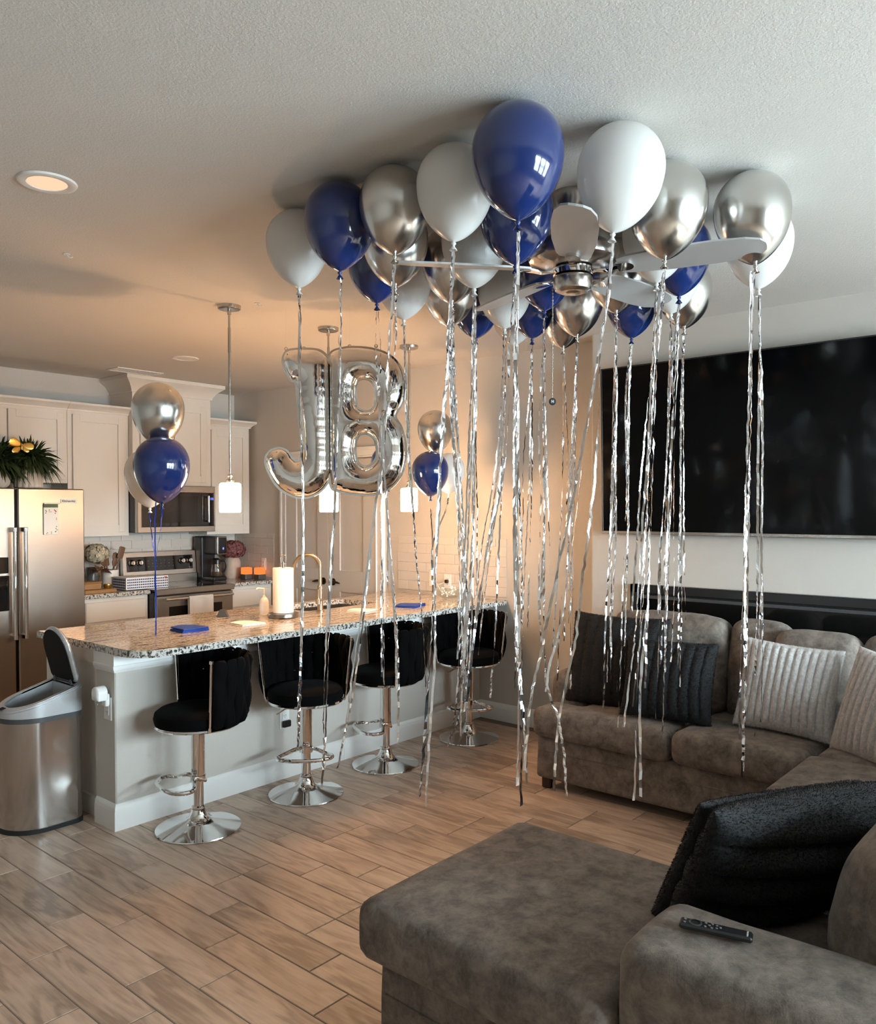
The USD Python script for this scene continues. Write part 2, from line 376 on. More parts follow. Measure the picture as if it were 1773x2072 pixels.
pm('lamp_trim', (.74, .71, .67), .5)
pm('log_grey', (.05, .05, .05), .9, bump=(30, .6, .02))
mat('glass', {'t': ('transparent_bsdf', dict(color=(.93, .95, .95))), 'g': ('glossy_bsdf', dict(color=(1, 1, 1), roughness=.02)), 'f': ('layer_weight', dict(blend=.5)), 'f2': ('math', dict(math_type='power', value2=4.0)), 'f3': ('math', dict(math_type='multiply_add', value2=.6, value3=.04)), 'x': ('mix_closure', {})},
    [('f.facing', 'f2.value1'), ('f2.value', 'f3.value1'), ('f3.value', 'x.fac'), ('t.BSDF', 'x.closure1'), ('g.BSDF', 'x.closure2')], 'x.closure')
def glow(name, c, s): mat(name, {'e': ('emission', dict(color=c, strength=s))}, surface='e.emission')
PEND = 64.0
glow('shade_glow', (1.0, .57, .28), PEND)
glow('can_glow', (1.0, .56, .37), .85)
glow('candle_glow', (1.0, .20, .045), .95)
glow('fairy_glow', (1.0, .72, .42), 2.2)
glow('blue_digits', (.16, .22, 1.0), 1.6)
# sectional upholstery: mottled chenille with soft nap
def fabric(name, a, b, sheen, scale=9, fine=260, bs=.35):
    mat(name, {'tc': ('texture_coordinate', {}), 'n1': ('noise_texture', dict(scale=scale, detail=7, roughness=.74, distortion=.25)), 'r': ('rgb_ramp', dict(ramp=[(.36, a), (.66, b)])),
               'm': ('mapping', dict(scale=(1, 1, 1))), 'n2': ('noise_texture', dict(scale=fine, detail=2)), 'b': ('bump', dict(strength=bs, distance=.003)),
               'p': ('principled_bsdf', dict(roughness=.85, sheen_weight=sheen, sheen_roughness=.45, sheen_tint=(.8, .72, .66)))},
        [('tc.object', 'n1.vector'), ('n1.fac', 'r.fac'), ('r.color', 'p.base_color'), ('tc.object', 'm.vector'), ('m.vector', 'n2.vector'), ('n2.fac', 'b.height'), ('b.normal', 'p.normal')])
fabric('sofa', (.074, .058, .047), (.218, .178, .147), .12, 14)
fabric('fur_black', (.0015, .0015, .0018), (.004, .004, .0045), .02, 14, 190, .9)
pm('fur_hair', (.0018, .0018, .002), .5, specular_ior_level=.14)
pm('plush_hair', (.50, .465, .44), .7)
fabric('plush_grey', (.36, .33, .31), (.56, .53, .51), .2, 60, 170, .9)
# granite: cream ground, dark streaks along X on top, salt-and-pepper everywhere
mat('granite', {'tc': ('geometry', {}), 'm1': ('mapping', dict(scale=(7, 38, 38))), 'n1': ('noise_texture', dict(scale=1.0, detail=8, roughness=.68, distortion=.9)), 'r1': ('rgb_ramp', dict(ramp=[(.35, (.04, .03, .024)), (.415, (.24, .17, .115)), (.47, (.60, .51, .41)), (.75, (.75, .67, .56))])),
                'n2': ('noise_texture', dict(scale=70, detail=4, roughness=.7)), 'r2': ('rgb_ramp', dict(ramp=[(.40, (.12, .10, .09)), (.50, (1, 1, 1))])),
                'x': ('mix', dict(mix_type='multiply', fac=.75)), 'p': ('principled_bsdf', dict(roughness=.09, specular_ior_level=.5))},
    [('tc.position', 'm1.vector'), ('m1.vector', 'n1.vector'), ('n1.fac', 'r1.fac'), ('r1.color', 'x.color1'), ('tc.position', 'n2.vector'), ('n2.fac', 'r2.fac'), ('r2.color', 'x.color2'), ('x.color', 'p.base_color')])
mat('granite_edge', {'tc': ('geometry', {}), 'n1': ('noise_texture', dict(scale=62, detail=5, roughness=.66, distortion=.5)), 'r1': ('rgb_ramp', dict(ramp=[(.39, (.015, .014, .015)), (.45, (.17, .15, .135)), (.51, (.55, .52, .48)), (.8, (.72, .69, .64))])), 'p': ('principled_bsdf', dict(roughness=.12))},
    [('tc.position', 'n1.vector'), ('n1.fac', 'r1.fac'), ('r1.color', 'p.base_color')])
# wood-look porcelain planks: grain along Y, every plank its own cut and tone
mat('plank', {'tc': ('geometry', {}), 'oi': ('object_info', {}), 'k': ('math', dict(math_type='multiply', value2=37.0)), 'cx': ('combine_xyz', {}), 'ad': ('vector_math', dict(math_type='add')),
              'm': ('mapping', dict(scale=(9.0, 1.5, 1))), 'n0': ('noise_texture', dict(scale=1.1, detail=3, roughness=.5, distortion=.8)),
              'w': ('math', dict(math_type='multiply', value2=26.0)), 'sn': ('math', dict(math_type='sine')),
              'm2': ('mapping', dict(scale=(90, 5, 1))), 'n2': ('noise_texture', dict(scale=1, detail=3, roughness=.6)),
              'm3': ('mapping', dict(scale=(6, 2.2, 1))), 'n3': ('noise_texture', dict(scale=1.2, detail=4, roughness=.6)),
              'r': ('rgb_ramp', dict(ramp=[(.25, (.31, .222, .166)), (.5, (.49, .363, .275)), (.75, (.62, .475, .37))])),
              's1': ('math', dict(math_type='multiply_add', value2=.12, value3=-.02)), 's2': ('math', dict(math_type='multiply_add', value2=.45)), 's3': ('math', dict(math_type='multiply_add', value2=.75)),
              'o2': ('math', dict(math_type='multiply_add', value2=.26, value3=-.22)), 's4': ('math', dict(math_type='add')),
              'b': ('bump', dict(strength=.22, distance=.003)), 'p': ('principled_bsdf', dict(roughness=.42, specular_ior_level=.4))},
    [('oi.random', 'k.value1'), ('k.value', 'cx.x'), ('k.value', 'cx.y'), ('tc.position', 'ad.vector1'), ('cx.vector', 'ad.vector2'),
     ('ad.vector', 'm.vector'), ('m.vector', 'n0.vector'), ('n0.fac', 'w.value1'), ('w.value', 'sn.value1'),
     ('ad.vector', 'm2.vector'), ('m2.vector', 'n2.vector'), ('ad.vector', 'm3.vector'), ('m3.vector', 'n3.vector'),
     ('sn.value', 's1.value1'), ('n2.fac', 's2.value1'), ('s1.value', 's2.value3'), ('n3.fac', 's3.value1'), ('s2.value', 's3.value3'),
     ('oi.random', 'o2.value1'), ('s3.value', 's4.value1'), ('o2.value', 's4.value2'), ('s4.value', 'r.fac'), ('r.color', 'p.base_color'), ('s2.value', 'b.height'), ('b.normal', 'p.normal')])

# ---------------------------------------------------------------- the room
def S(name, label=None): return thing(name, label, None, kind='structure')
flo = S('floor', 'brown wood-look plank tile floor')
part('grout', box(XL, YR, -.05, 5.2, YB + .1, -.0022), 'grout', flo, smooth=False)
PW, PL = .1522, .600
def plank(x0, y0, x1, y1):
    g, c = .0018, .0022
    a, b = (x0 + g, y0 + g), (x1 - g, y1 - g)
    v = np.array([[a[0], a[1], -.012], [b[0], a[1], -.012], [b[0], b[1], -.012], [a[0], b[1], -.012], [a[0], a[1], -c], [b[0], a[1], -c], [b[0], b[1], -c], [a[0], b[1], -c],
                  [a[0] + c, a[1] + c, 0], [b[0] - c, a[1] + c, 0], [b[0] - c, b[1] - c, 0], [a[0] + c, b[1] - c, 0]], float)
    f = [[0, 1, 5, 4], [1, 2, 6, 5], [2, 3, 7, 6], [3, 0, 4, 7], [4, 5, 9, 8], [5, 6, 10, 9], [6, 7, 11, 10], [7, 4, 8, 11], [8, 9, 10, 11]]
    return v, tri(f)
rng = np.random.default_rng(11)
JOINT = {0: 3.153, 1: 2.957, 2: 3.153 + .002, 3: 2.755, 4: 2.957, 5: 2.357, 6: 2.755, 7: 2.555}
near, rest = [], []
for i in range(-25, 25):
    x0 = 1.369 + i * PW; x1 = x0 + PW
    if x1 > XF or x0 < XL: continue
    j0 = JOINT.get(i, 2.357 + .2 * ((i * 2 + (i // 3)) % 3))
    for k in range(-12, 9):
        y0 = j0 + k * PL; y1 = y0 + PL
        if y1 < YR or y0 > YB: continue
        y0c, y1c = max(y0, YR), min(y1, YB)
        if y1c - y0c < .02: continue
        P = np.array([(x0 + x1) / 2, (y0c + y1c) / 2, 0]) - EYE; d = P @ FWD
        inview = d > .8 and abs(P @ RIGHT / d) < .62 and -P @ UP / d < .68 and not (x0 > 2.1 and y0 > 3.9) and not (x0 > 3.95 and y1 < 2.6) and not (x0 > 1.7 and y1 < 1.6)
        (near if inview else rest).append(plank(x0, y0c, x1, y1c))
for q in near[:300]: part('plank', q, 'plank', flo, smooth=False)
part('plank_field', join(*(near[300:] + rest)), 'plank', flo, smooth=False, kind='stuff')

T = .12
solo('ceiling', box(XL - T, YR - T, CEIL, 5.2, YB + T, CEIL + .1), 'ceiling_paint', kind='structure', smooth=False)
solo('wall_far', box(XF, 2.6, 0, XF + T, YB + T, CEIL), 'wall_paint', kind='structure', smooth=False)
tvw = [(XT, YR - T), (XT, 2.764), (XT + .006, 2.778), (XT + .02, 2.784), (XF + T, 2.784), (XF + T, YR - T)]
solo('wall_tv', extr(Polygon(tvw), 0, CEIL), 'wall_paint', kind='structure', smooth=50)
solo('wall_kitchen', box(XL - T, YB, 0, XF, YB + T, CEIL), 'wall_paint', kind='structure', smooth=False)
solo('wall_entry', box(XL - T, YR - T, 0, XL, YB, CEIL), 'wall_paint', kind='structure', smooth=False)
wins = [(1.25, 2.25), (2.40, 3.40), (3.55, 4.55)]; WZ0, WZ1 = .67, 2.17
ww = [box(XL, YR - T, 0, XT, YR, WZ0), box(XL, YR - T, WZ1, XT, YR, CEIL)]
xs = [XL] + [c for w_ in wins for c in w_] + [XT]
for i in range(0, len(xs), 2): ww.append(box(xs[i], YR - T, WZ0, xs[i + 1], YR, WZ1))
solo('wall_window', join(*ww), 'wall_paint', kind='structure', smooth=False)
for i, (a, b) in enumerate(wins):
    w_ = S('window_%d' % (i + 1), 'white framed window in the wall behind the sofa')
    part('window_frame', join(box(a, YR - .09, WZ0, a + .05, YR - .02, WZ1), box(b - .05, YR - .09, WZ0, b, YR - .02, WZ1), box(a, YR - .09, WZ0, b, YR - .02, WZ0 + .05), box(a, YR - .09, WZ1 - .05, b, YR - .02, WZ1), box(a, YR - .085, 1.40, b, YR - .025, 1.45)), 'trim_white', w_, smooth=False)
    part('muntin', join(*[box(a + (b - a) * t - .011, YR - .075, WZ0, a + (b - a) * t + .011, YR - .045, WZ1) for t in (1 / 3, 2 / 3)], *[box(a, YR - .075, z - .011, b, YR - .045, z + .011) for z in (1.06, 1.79)]), 'trim_white', w_, smooth=False)
    part('pane', box(a + .05, YR - .062, WZ0 + .05, b - .05, YR - .058, WZ1 - .05), 'glass', w_, smooth=False)
bn = thing('birthday_banner', 'dark lettered birthday banner hanging across the middle window', 'banner', (2.9, YR + .02, 1.6))
part('lettering', join(text('HAPPY', .22, (2.9, YR + .02, 1.74), (-1, 0, 0), (0, 0, 1), bold=True), text('BIRTHDAY', .19, (2.9, YR + .02, 1.46), (-1, 0, 0), (0, 0, 1), bold=True)), 'print_black', bn, smooth=False)
part('cord', join(*[tube([(2.32, YR + .012, z + .05), (2.9, YR + .018, z), (3.48, YR + .012, z + .05)], .0025, 6) for z in (1.83, 1.55)]), 'cord_black', bn)

BB = [(0, 0), (.015, 0), (.015, .095), (.012, .100), (.0125, .112), (.008, .122), (.004, .130), (0, .132)]
bbf = S('baseboard_far', 'white baseboard under the far wall')
part('board', run_profile(BB, (XF, 2.784, 0), (XF, 3.84, 0), (-1, 0, 0)), 'trim_white', bbf)
bbt = S('baseboard_tv', 'white baseboard along the television wall')
part('board', run_profile(BB, (XT, YR, 0), (XT, 2.784, 0), (-1, 0, 0), 0, 1), 'trim_white', bbt)
part('board_return', run_profile(BB, (XT, 2.784, 0), (XF, 2.784, 0), (0, 1, 0), 1, 0), 'trim_white', bbt)

# pantry double door in the far wall
dr = S('door_1', 'greige double pantry door with bronze levers')
def dleaf(y0, y1, nm):
    x, th, st = XF - .030, .035, .150
    ms = [box(x, y0 + .002, .01, x + th, y1 - .002, 2.03, .001)]
    leaf = part('door_leaf', join(box(x + .012, y0 + .002, .01, x + th, y1 - .002, 2.03), box(x, y0 + .002, .01, x + .014, y0 + st, 2.03, .002), box(x, y1 - st, .01, x + .014, y1 - .002, 2.03, .002),
         box(x, y0 + st, 1.91, x + .014, y1 - st, 2.03), box(x, y0 + st, .86, x + .014, y1 - st, 1.05), box(x, y0 + st, .01, x + .014, y1 - st, .25)), 'door_paint', dr, smooth=False)
    return leaf
YM = 5.535
for y0, y1, hy, s in ((4.94, YM, YM - .065, -1), (YM, 6.13, YM + .065, 1)):
    lf = dleaf(y0, y1, 'x')
    part('door_handle', join(cyl((XF - .030, hy, .945), (XF - .040, hy, .945), .032), cyl((XF - .035, hy, .945), (XF - .068, hy, .945), .011), tube(curve([(XF - .064, hy, .945), (XF - .066, hy + s * .04, .950), (XF - .062, hy + s * .085, .943), (XF - .062, hy + s * .115, .938)], 14), [.010] * 10 + [.008, .007, .006, .005], 10)), 'bronze', lf)
CS = [(0, 0), (.034, 0), (.036, .012), (.028, .018), (.028, .06), (.034, .068), (.034, .09), (0, .09)]
def casing_v(y0, s):
    prof = Polygon([(XF - o, y0 + s * w_) for o, w_ in CS]); return extr(prof, 0, 2.04)
part('casing', join(casing_v(4.94, -1), casing_v(6.13, 1)), 'trim_white', dr)
part('casing_head', run_profile(CS, (XF, 4.85, 2.04), (XF, 6.22, 2.04), (-1, 0, 0)), 'trim_white', dr)

# ceiling fittings
for (x, y, r, lab, lit) in ((1.31, 2.935, .098, 'round recessed ceiling light nearest the camera, glowing peach inside', 1), (3.50, 5.54, .098, 'round recessed ceiling light over the kitchen by the vent', 0)):
    t = thing('recessed_light', lab, 'ceiling light', (x, y, CEIL))
    part('trim_ring', lathe([(.066, -.001), (.068, -.006), (.085, -.009), (.096, -.006), (.099, 0), (.066, 0)], (x, y, CEIL), 40), 'lamp_trim', t)
    part('reflector', lathe([(.066, -.004), (.052, -.0025), (.03, -.0018), (.0, -.0016)], (x, y, CEIL), 32), 'can_glow' if lit else 'lamp_trim', t)
vt = thing('ceiling_vent', 'white slotted air vent in the ceiling above the range hood', 'vent', (3.55, 6.38, CEIL))
part('frame', join(box(3.35, 6.28, CEIL - .006, 3.76, 6.30, CEIL), box(3.35, 6.46, CEIL - .006, 3.76, 6.48, CEIL), box(3.35, 6.30, CEIL - .006, 3.37, 6.46, CEIL), box(3.74, 6.30, CEIL - .006, 3.76, 6.46, CEIL)), 'lamp_trim', vt, smooth=False)
part('duct_opening', box(3.37, 6.30, CEIL - .0015, 3.74, 6.46, CEIL - .0005), 'dark_hole', vt, smooth=False)
for k in range(9): part('slat', rot(box(3.372, 6.309 + k * .0172, CEIL - .0045, 3.738, 6.319 + k * .0172, CEIL - .0030), (1, 0, 0), 8, (3.5, 6.313 + k * .0172, CEIL - .004)), 'lamp_trim', vt, smooth=False)
for x, y, lab in ((1.73, 3.69, 'small white ceiling hook left of the pendants'), (2.83, 3.76, 'small white ceiling hook beside the first pendant rod')):
    t = thing('ceiling_hook', lab, 'hook', (x, y, CEIL))
    part('plate', cyl((x, y, CEIL - .004), (x, y, CEIL), .014), 'lamp_trim', t)
    part('hook', tube(curve([(x, y, CEIL - .003), (x + .006, y - .004, CEIL - .012), (x + .014, y - .01, CEIL - .016), (x + .022, y - .014, CEIL - .010)], 10), .0022, 6), 'lamp_trim', t)

# pendants
for i, (x, lab) in enumerate(((2.765, 'nickel pendant lamp with lit opal shade over the near end of the island'), (3.51, 'nickel pendant lamp half hidden behind the silver letter balloons'), (4.265, 'nickel pendant lamp beside the farther balloon bouquet'))):
    y = 3.93
    t = thing('pendant_lamp', lab, 'pendant lamp', (x, y, CEIL), group='pendant lamps over the island')
    part('canopy', lathe([(0, -.022), (.058, -.022), (.064, -.018), (.066, -.004), (.066, 0), (0, 0)], (x, y, CEIL), 36), 'nickel', t)
    part('rod', join(cyl((x, y, 1.80), (x, y, CEIL - .02), .0065), cyl((x, y, 2.48), (x, y, 2.62), .0085), cyl((x, y, CEIL - .05), (x, y, CEIL - .02), .011)), 'nickel', t)
    part('socket', lathe([(0, .0), (.022, 0), (.022, .012), (.012, .02), (.012, .03), (.016, .034), (.016, .042), (.008, .05), (.008, .075), (0, .075)], (x, y, 1.745), 20), 'nickel', t)
    part('shade', lathe([(.0, 1.742), (.05, 1.742), (.0585, 1.735), (.061, 1.725), (.061, 1.590), (.0585, 1.577), (.052, 1.574), (.050, 1.580), (.0, 1.585)], (x, y, 0), 40), 'shade_glow', t)

# ---------------------------------------------------------------- kitchen wall units
CROWN = [(0, 0), (.012, 0), (.014, .012), (.030, .030), (.055, .045), (.062, .050), (.062, .066), (0, .066)]
def upper(name, lab, x0, x1, z0, z1, y, doors, crown=True, side_crown='', zc=None, rail=.058, cr=CROWN):
    t = thing(name, lab, 'cabinet', ((x0 + x1) / 2, y, z0))
    part('body', box(x0, y + .021, z0, x1, YB, z1, .0015), 'cabinet_white', t, smooth=False)
    for a, b, c, d in doors: part('door', shaker(a, b, c, d, y, rail=rail), 'cabinet_white', t, smooth=False)
    if crown:
        zc = z1 - .002 if zc is None else zc
        L_, R_ = 'l' in side_crown, 'r' in side_crown
        ms = [run_profile(cr, (x0, y + .02, zc), (x1, y + .02, zc), (0, -1, 0), int(L_), int(R_))]
        if R_: ms.append(run_profile(cr, (x1, y + .02, zc), (x1, YB, zc), (1, 0, 0), 1, 0))
        if L_: ms.append(run_profile(cr, (x0, y + .02, zc), (x0, YB, zc), (-1, 0, 0), 1, 0))
        part('crown', join(*ms), 'cabinet_white', t, smooth=30)
    return t
upper('wall_cabinet', 'white shaker cabinet pair above the refrigerator', 2.09, 3.115, 1.806, 2.405, 6.65, [(2.135, 2.640, 1.835, 2.375), (2.650, 3.085, 1.835, 2.375)])
upper('wall_cabinet', 'tall white single-door shaker cabinet between refrigerator and microwave', 3.117, 3.648, 1.365, 2.405, 6.65, [(3.155, 3.605, 1.40, 2.375)])
HOODC = [(0, 0), (.012, 0), (.015, .02), (.045, .065), (.085, .095), (.098, .105), (.098, .135), (0, .135)]
upper('hood_cabinet', 'white cabinet rising to the ceiling above the microwave with wide crown', 3.65, 4.43, 1.806, 2.742, 6.58, [(3.715, 4.035, 1.84, 2.53), (4.045, 4.37, 1.84, 2.53)], side_crown='lr', zc=2.606, cr=HOODC)
upper('wall_cabinet', 'white shaker cabinet right of the microwave in the corner', 4.432, 4.915, 1.355, 2.385, 6.65, [(4.475, 4.885, 1.39, 2.345)], side_crown='r')

# subway tile
def tiles(name, lab, axis, a0, a1, z0, z1, at, out, tw=.2, th=.076, g=.0025):
    t = S(name, lab)
    q = .006
    if axis == 'x': part('grout', box(a0, at - .002, z0, a1, at, z1), 'tile_grout', t, smooth=False)
    else: part('grout', box(at - .002, a0, z0, at, a1, z1), 'tile_grout', t, smooth=False)
    r_, z = 0, z0
    while z < z1 - .01:
        zz = min(z + th, z1); s = a0 - (tw / 2 if r_ % 2 else 0)
        while s < a1 - .005:
            b0, b1 = max(s, a0) + g / 2, min(s + tw, a1) - g / 2
            if b1 - b0 > .012:
                part('tile', box(b0, at - q, z + g / 2, b1, at, zz - g / 2, .001) if axis == 'x' else box(at - q, b0, z + g / 2, at, b1, zz - g / 2, .001), 'tile', t, smooth=False)
            s += tw
        z += th; r_ += 1
tiles('trim_1', 'grey subway tile backsplash behind the range', 'x', 3.04, XF - .006, .93, 1.36, YB, -1)
tiles('trim_2', 'grey subway tile on the side wall by the candles', 'y', 6.345, YB - .006, .93, 1.36, XF, -1)
tiles('trim_3', 'beige subway tile at the far end of the island', 'y', 3.585, 4.70, .93, 1.37, XF, -1)

# base cabinets and counters
for x0, x1, lab in ((3.06, 3.648, 'white base cabinet with drawer between refrigerator and range'), (4.432, 4.945, 'white base cabinet with drawer right of the range')):
    t = thing('base_cabinet', lab, 'cabinet', ((x0 + x1) / 2, 6.36, 0))
    part('body', box(x0, 6.371, .10, x1, YB - .001, .878, .0015), 'cabinet_white', t, smooth=False)
    part('toe_kick', box(x0, 6.44, 0, x1, YB - .001, .10), 'dark_hole', t, smooth=False)
    part('drawer', join(box(x0 + .04, 6.35, .685, x1 - .03, 6.37, .845, .002), box(x0 + .044, 6.346, .689, x1 - .034, 6.352, .841, .002)), 'cabinet_white', t, smooth=False)
    part('door', shaker(x0 + .04, x1 - .03, .13, .655, 6.35), 'cabinet_white', t, smooth=False)
for x0, x1, lab in ((3.05, 3.648, 'short speckled granite countertop left of the range'), (4.432, XF - .007, 'short speckled granite countertop right of the range')):
    t = thing('countertop', lab, 'countertop', ((x0 + x1) / 2, 6.65, .878))
    part('slab', box(x0, 6.322, .88, x1, YB - .007, .914, .004), 'granite_edge', t, smooth=False)

# refrigerator
fr = thing('refrigerator', 'stainless side-by-side refrigerator left of the kitchen counters', 'refrigerator', (2.55, 6.5, 0))
part('body', box(2.095, 6.235, .02, 3.008, 6.96, 1.735, .004), 'dark_plastic', fr, smooth=False)
part('base_grille', box(2.11, 6.26, 0, 2.99, 6.9, .06), 'black_plastic', fr, smooth=False)
DH = []
for x0, x1, hx in ((2.095, 2.500, 2.470), (2.518, 3.010, 2.545)):
    d = part('door', box(x0, 6.17, .07, x1, 6.232, 1.748, .008), 'steel', fr, smooth=False)
    part('handle', join(tube([(hx, 6.108, .665), (hx, 6.108, 1.455)], .0125, 14), *[box(hx - .014, 6.098, z - .017, hx + .014, 6.172, z + .017, .004) for z in (.672, 1.448)]), 'chrome', d)
    DH.append(d)
part('dispenser', join(box(2.185, 6.163, 1.135, 2.448, 6.18, 1.25, .004), box(2.185, 6.160, .865, 2.45, 6.18, 1.118, .004)), 'black_glass', DH[0], smooth=False)
part('logo_plate', box(2.826, 6.166, 1.640, 2.948, 6.171, 1.672, .001), 'plate_white', DH[1], smooth=False)
part('logo', text('KitchenAid', .0145, (2.887, 6.1655, 1.656), (1, 0, 0), (0, 0, 1), .0008, bold=True), 'print_black', DH[1], smooth=False)
pd = thing('notepad', 'narrow magnetic notepad with printed floral border on the refrigerator door', 'notepad', (2.75, 6.168, 1.40))
part('pages', box(2.697, 6.158, 1.405, 2.803, 6.169, 1.618, .001), 'paper', pd, smooth=False)
part('header', box(2.697, 6.157, 1.607, 2.803, 6.1695, 1.634, .001), 'pad_green', pd, smooth=False)
part('top_strip', box(2.700, 6.152, 1.633, 2.815, 6.169, 1.640, .001), 'plate_white', pd, smooth=False)
rp = np.random.default_rng(4)
for mname, pts in (('print_red', [(2.782, 1.583), (2.776, 1.588), (2.787, 1.577), (2.781, 1.564)]), ('print_green', [(2.712, 1.585), (2.716, 1.576), (2.712, 1.566), (2.737, 1.588), (2.79, 1.465), (2.786, 1.45), (2.793, 1.44), (2.781, 1.425)]), ('print_gold', [(2.790, 1.527), (2.790, 1.517), (2.752, 1.424), (2.752, 1.414), (2.722, 1.42), (2.716, 1.412), (2.785, 1.43)])):
    part('printed_flowers', join(*[mv(rot(lathe([(0, -.0004), (.0038, -.0003), (.0044, .0004), (0, .0005)], n=9), (1, 0, 0), 90), (x, 6.1577, z)) for x, z in pts]), mname, pd)
part('printed_title', text('Notes', .006, (2.745, 6.1578, 1.575), (1, 0, 0), (0, 0, 1), .0003), 'print_black', pd, smooth=False)

# vases of greenery on the refrigerator
def ribbed(prof, c, nr, dep, n=72):
    m_ = lathe(prof, n=n); v, f = m_; a = np.arctan2(v[:, 1], v[:, 0]); s = 1 - dep * np.abs(np.sin(a * nr / 2)) ** 3 * 0 + dep * (np.abs(np.cos(a * nr / 2)) ** .7 - .6)
    v = v.copy(); v[:, :2] *= s[:, None]; return v + np.array(c, float), f
va = thing('vase', 'tall ribbed white vase of drooping greenery on the refrigerator', 'vase', (2.70, 6.42, 1.748))
part('body', ribbed([(0, 0), (.085, 0), (.098, .012), (.098, .05), (.086, .12), (.078, .19), (.079, .20), (.070, .20), (.072, .12), (0, .11)], (2.70, 6.42, 1.748), 14, .09), 'ceramic', va)
vb = thing('vase', 'low round ribbed white vase at the left picture edge', 'vase', (2.46, 6.40, 1.748))
part('body', ribbed([(0, 0), (.06, 0), (.088, .03), (.096, .075), (.085, .12), (.055, .145), (.048, .15), (.044, .145), (0, .13)], (2.46, 6.40, 1.748), 12, .10), 'ceramic', vb)
def leafy(c, n, seed, L0, L1, droop, w, up=.8):
    r_ = np.random.default_rng(seed); ms = []
    for _ in range(n):
        a = r_.uniform(0, 2 * math.pi); L = r_.uniform(L0, L1); e = r_.uniform(.15, 1.35) * up; k = 7
        t = np.linspace(0, 1, k); d = np.array([math.cos(a) * math.cos(e), math.sin(a) * math.cos(e), math.sin(e)])
        P = np.array(c) + np.outer(t * L, d) + np.outer(-droop * t ** 2.2 * L * r_.uniform(.5, 1.5), [0, 0, 1]) + r_.normal(0, .008, 3) + np.array([math.cos(a), math.sin(a), 0]) * .02
        P[:, 1] = np.minimum(P[:, 1], 6.635)
        if c[2] > 1.7 and (((P[:, 1] > 6.14) & (P[:, 2] < 1.757)).any() or P[:, 0].max() > 2.97): continue
        s = np.cross(d, [0, 0, 1]); s /= np.linalg.norm(s) + 1e-9; s = s * math.cos(.5) + np.array([0, 0, 1]) * r_.normal(0, .5)
        ww_ = w * np.array([.3, .8, 1, .95, .8, .5, .02])[:, None] * r_.uniform(.7, 1.3)
        v = np.vstack([P - s * ww_, P + s * ww_]); ms.append((v, tri([[i, i + 1, k + i + 1, k + i] for i in range(k - 1)])))
    return join(*ms)
part('foliage', join(leafy((2.70, 6.42, 1.95), 620, 5, .13, .29, .95, .0065), leafy((2.70, 6.42, 1.97), 420, 6, .12, .25, .35, .010, 1.15)), 'leaf', va, kind='stuff')
part('foliage', join(leafy((2.46, 6.40, 1.91), 480, 7, .12, .27, .95, .012), leafy((2.46, 6.40, 1.94), 420, 8, .14, .28, .35, .012, 1.15)), 'leaf', vb, kind='stuff')
bw = thing('gold_butterfly', 'shiny gold butterfly ornament clipped to the greenery', 'ornament', (2.58, 6.26, 2.06))
def wing(sx, sy, c, ang):
    t = np.linspace(0, 2 * math.pi, 24, endpoint=False); P = Polygon(np.c_[sx * (.5 + .5 * np.cos(t)), sy * np.sin(t) * (1 + .35 * np.cos(t))])
    m_ = inflate(P, lambda d, p: .0035 * np.sqrt(np.clip(d / .012, 0, 1)), [0, .004, .010], .012)
    return frame(m_, c, (math.cos(ang), -.25, math.sin(ang)), (-math.sin(ang), .1, math.cos(ang)))
for sx, sy, ang in ((.10, .032, 2.85), (.085, .026, -.12), (.085, .022, 3.65), (.06, .02, -.45)):
    part('wing', wing(sx, sy, (2.585, 6.26, 2.065 if abs(ang - 1.5) < 1.7 and ang < 3 and ang > -.3 else 2.050), ang), 'gold', bw)
part('body', lathe([(0, -.03), (.005, -.022), (.006, .0), (.004, .02), (0, .028)], (2.585, 6.253, 2.055), 10), 'gold', bw)

# range
rg = thing('range', 'stainless double oven range with black glass cooktop', 'range', (4.04, 6.6, 0))
part('body', box(3.655, 6.285, .04, 4.425, 6.93, .895, .003), 'black_plastic', rg, smooth=False)
part('cooktop', box(3.652, 6.245, .902, 4.428, 6.86, .918, .003), 'black_glass', rg, smooth=False)
part('front_rail', box(3.652, 6.232, .868, 4.428, 6.262, .920, .006), 'steel_h', rg, smooth=False)
part('burner_ring', join(*[lathe([(r_ - .002, .9182), (r_, .9184), (r_ + .002, .9182)], (x, y, 0), 40) for x, y, r_ in ((3.84, 6.42, .10), (4.24, 6.42, .08), (3.84, 6.70, .075), (4.24, 6.70, .10))]), 'dark_plastic', rg)
cp = part('control_panel', join(run_profile([(0, 0), (.055, 0), (.035, .215), (.02, .222), (0, .222)], (3.705, 6.93, .985), (4.445, 6.93, .985), (0, -1, 0)), box(3.705, 6.86, .916, 4.445, 6.94, .99, .003)), 'steel_h', rg, smooth=30)
part('panel_glass', frame(box(-.335, -.066, -.001, .335, .066, .003, .001), (4.075, 6.884, 1.095), (1, 0, 0), (0, .093, .996)), 'black_glass', cp, smooth=False)
for x in (3.785, 3.862, 4.292, 4.372):
    part('knob', frame(join(lathe([(0, 0), (.030, 0), (.030, .006), (.024, .010), (.022, .030), (.018, .034), (0, .034)], n=24), box(-.004, -.018, .03, .004, .018, .04, .001)), (x, 6.881, 1.108), (1, 0, 0), (0, .093, .996)), 'chrome', cp)
part('panel_print', frame(join(*[text('- -' if k % 2 else 'o', .007, ((k % 7) * .042 - .126, .022 - .026 * (k // 7), 0), (1, 0, 0), (0, 1, 0), .0004) for k in range(21)]), (4.075, 6.8805, 1.10), (1, 0, 0), (0, .093, .996)), 'tile', cp, smooth=False)
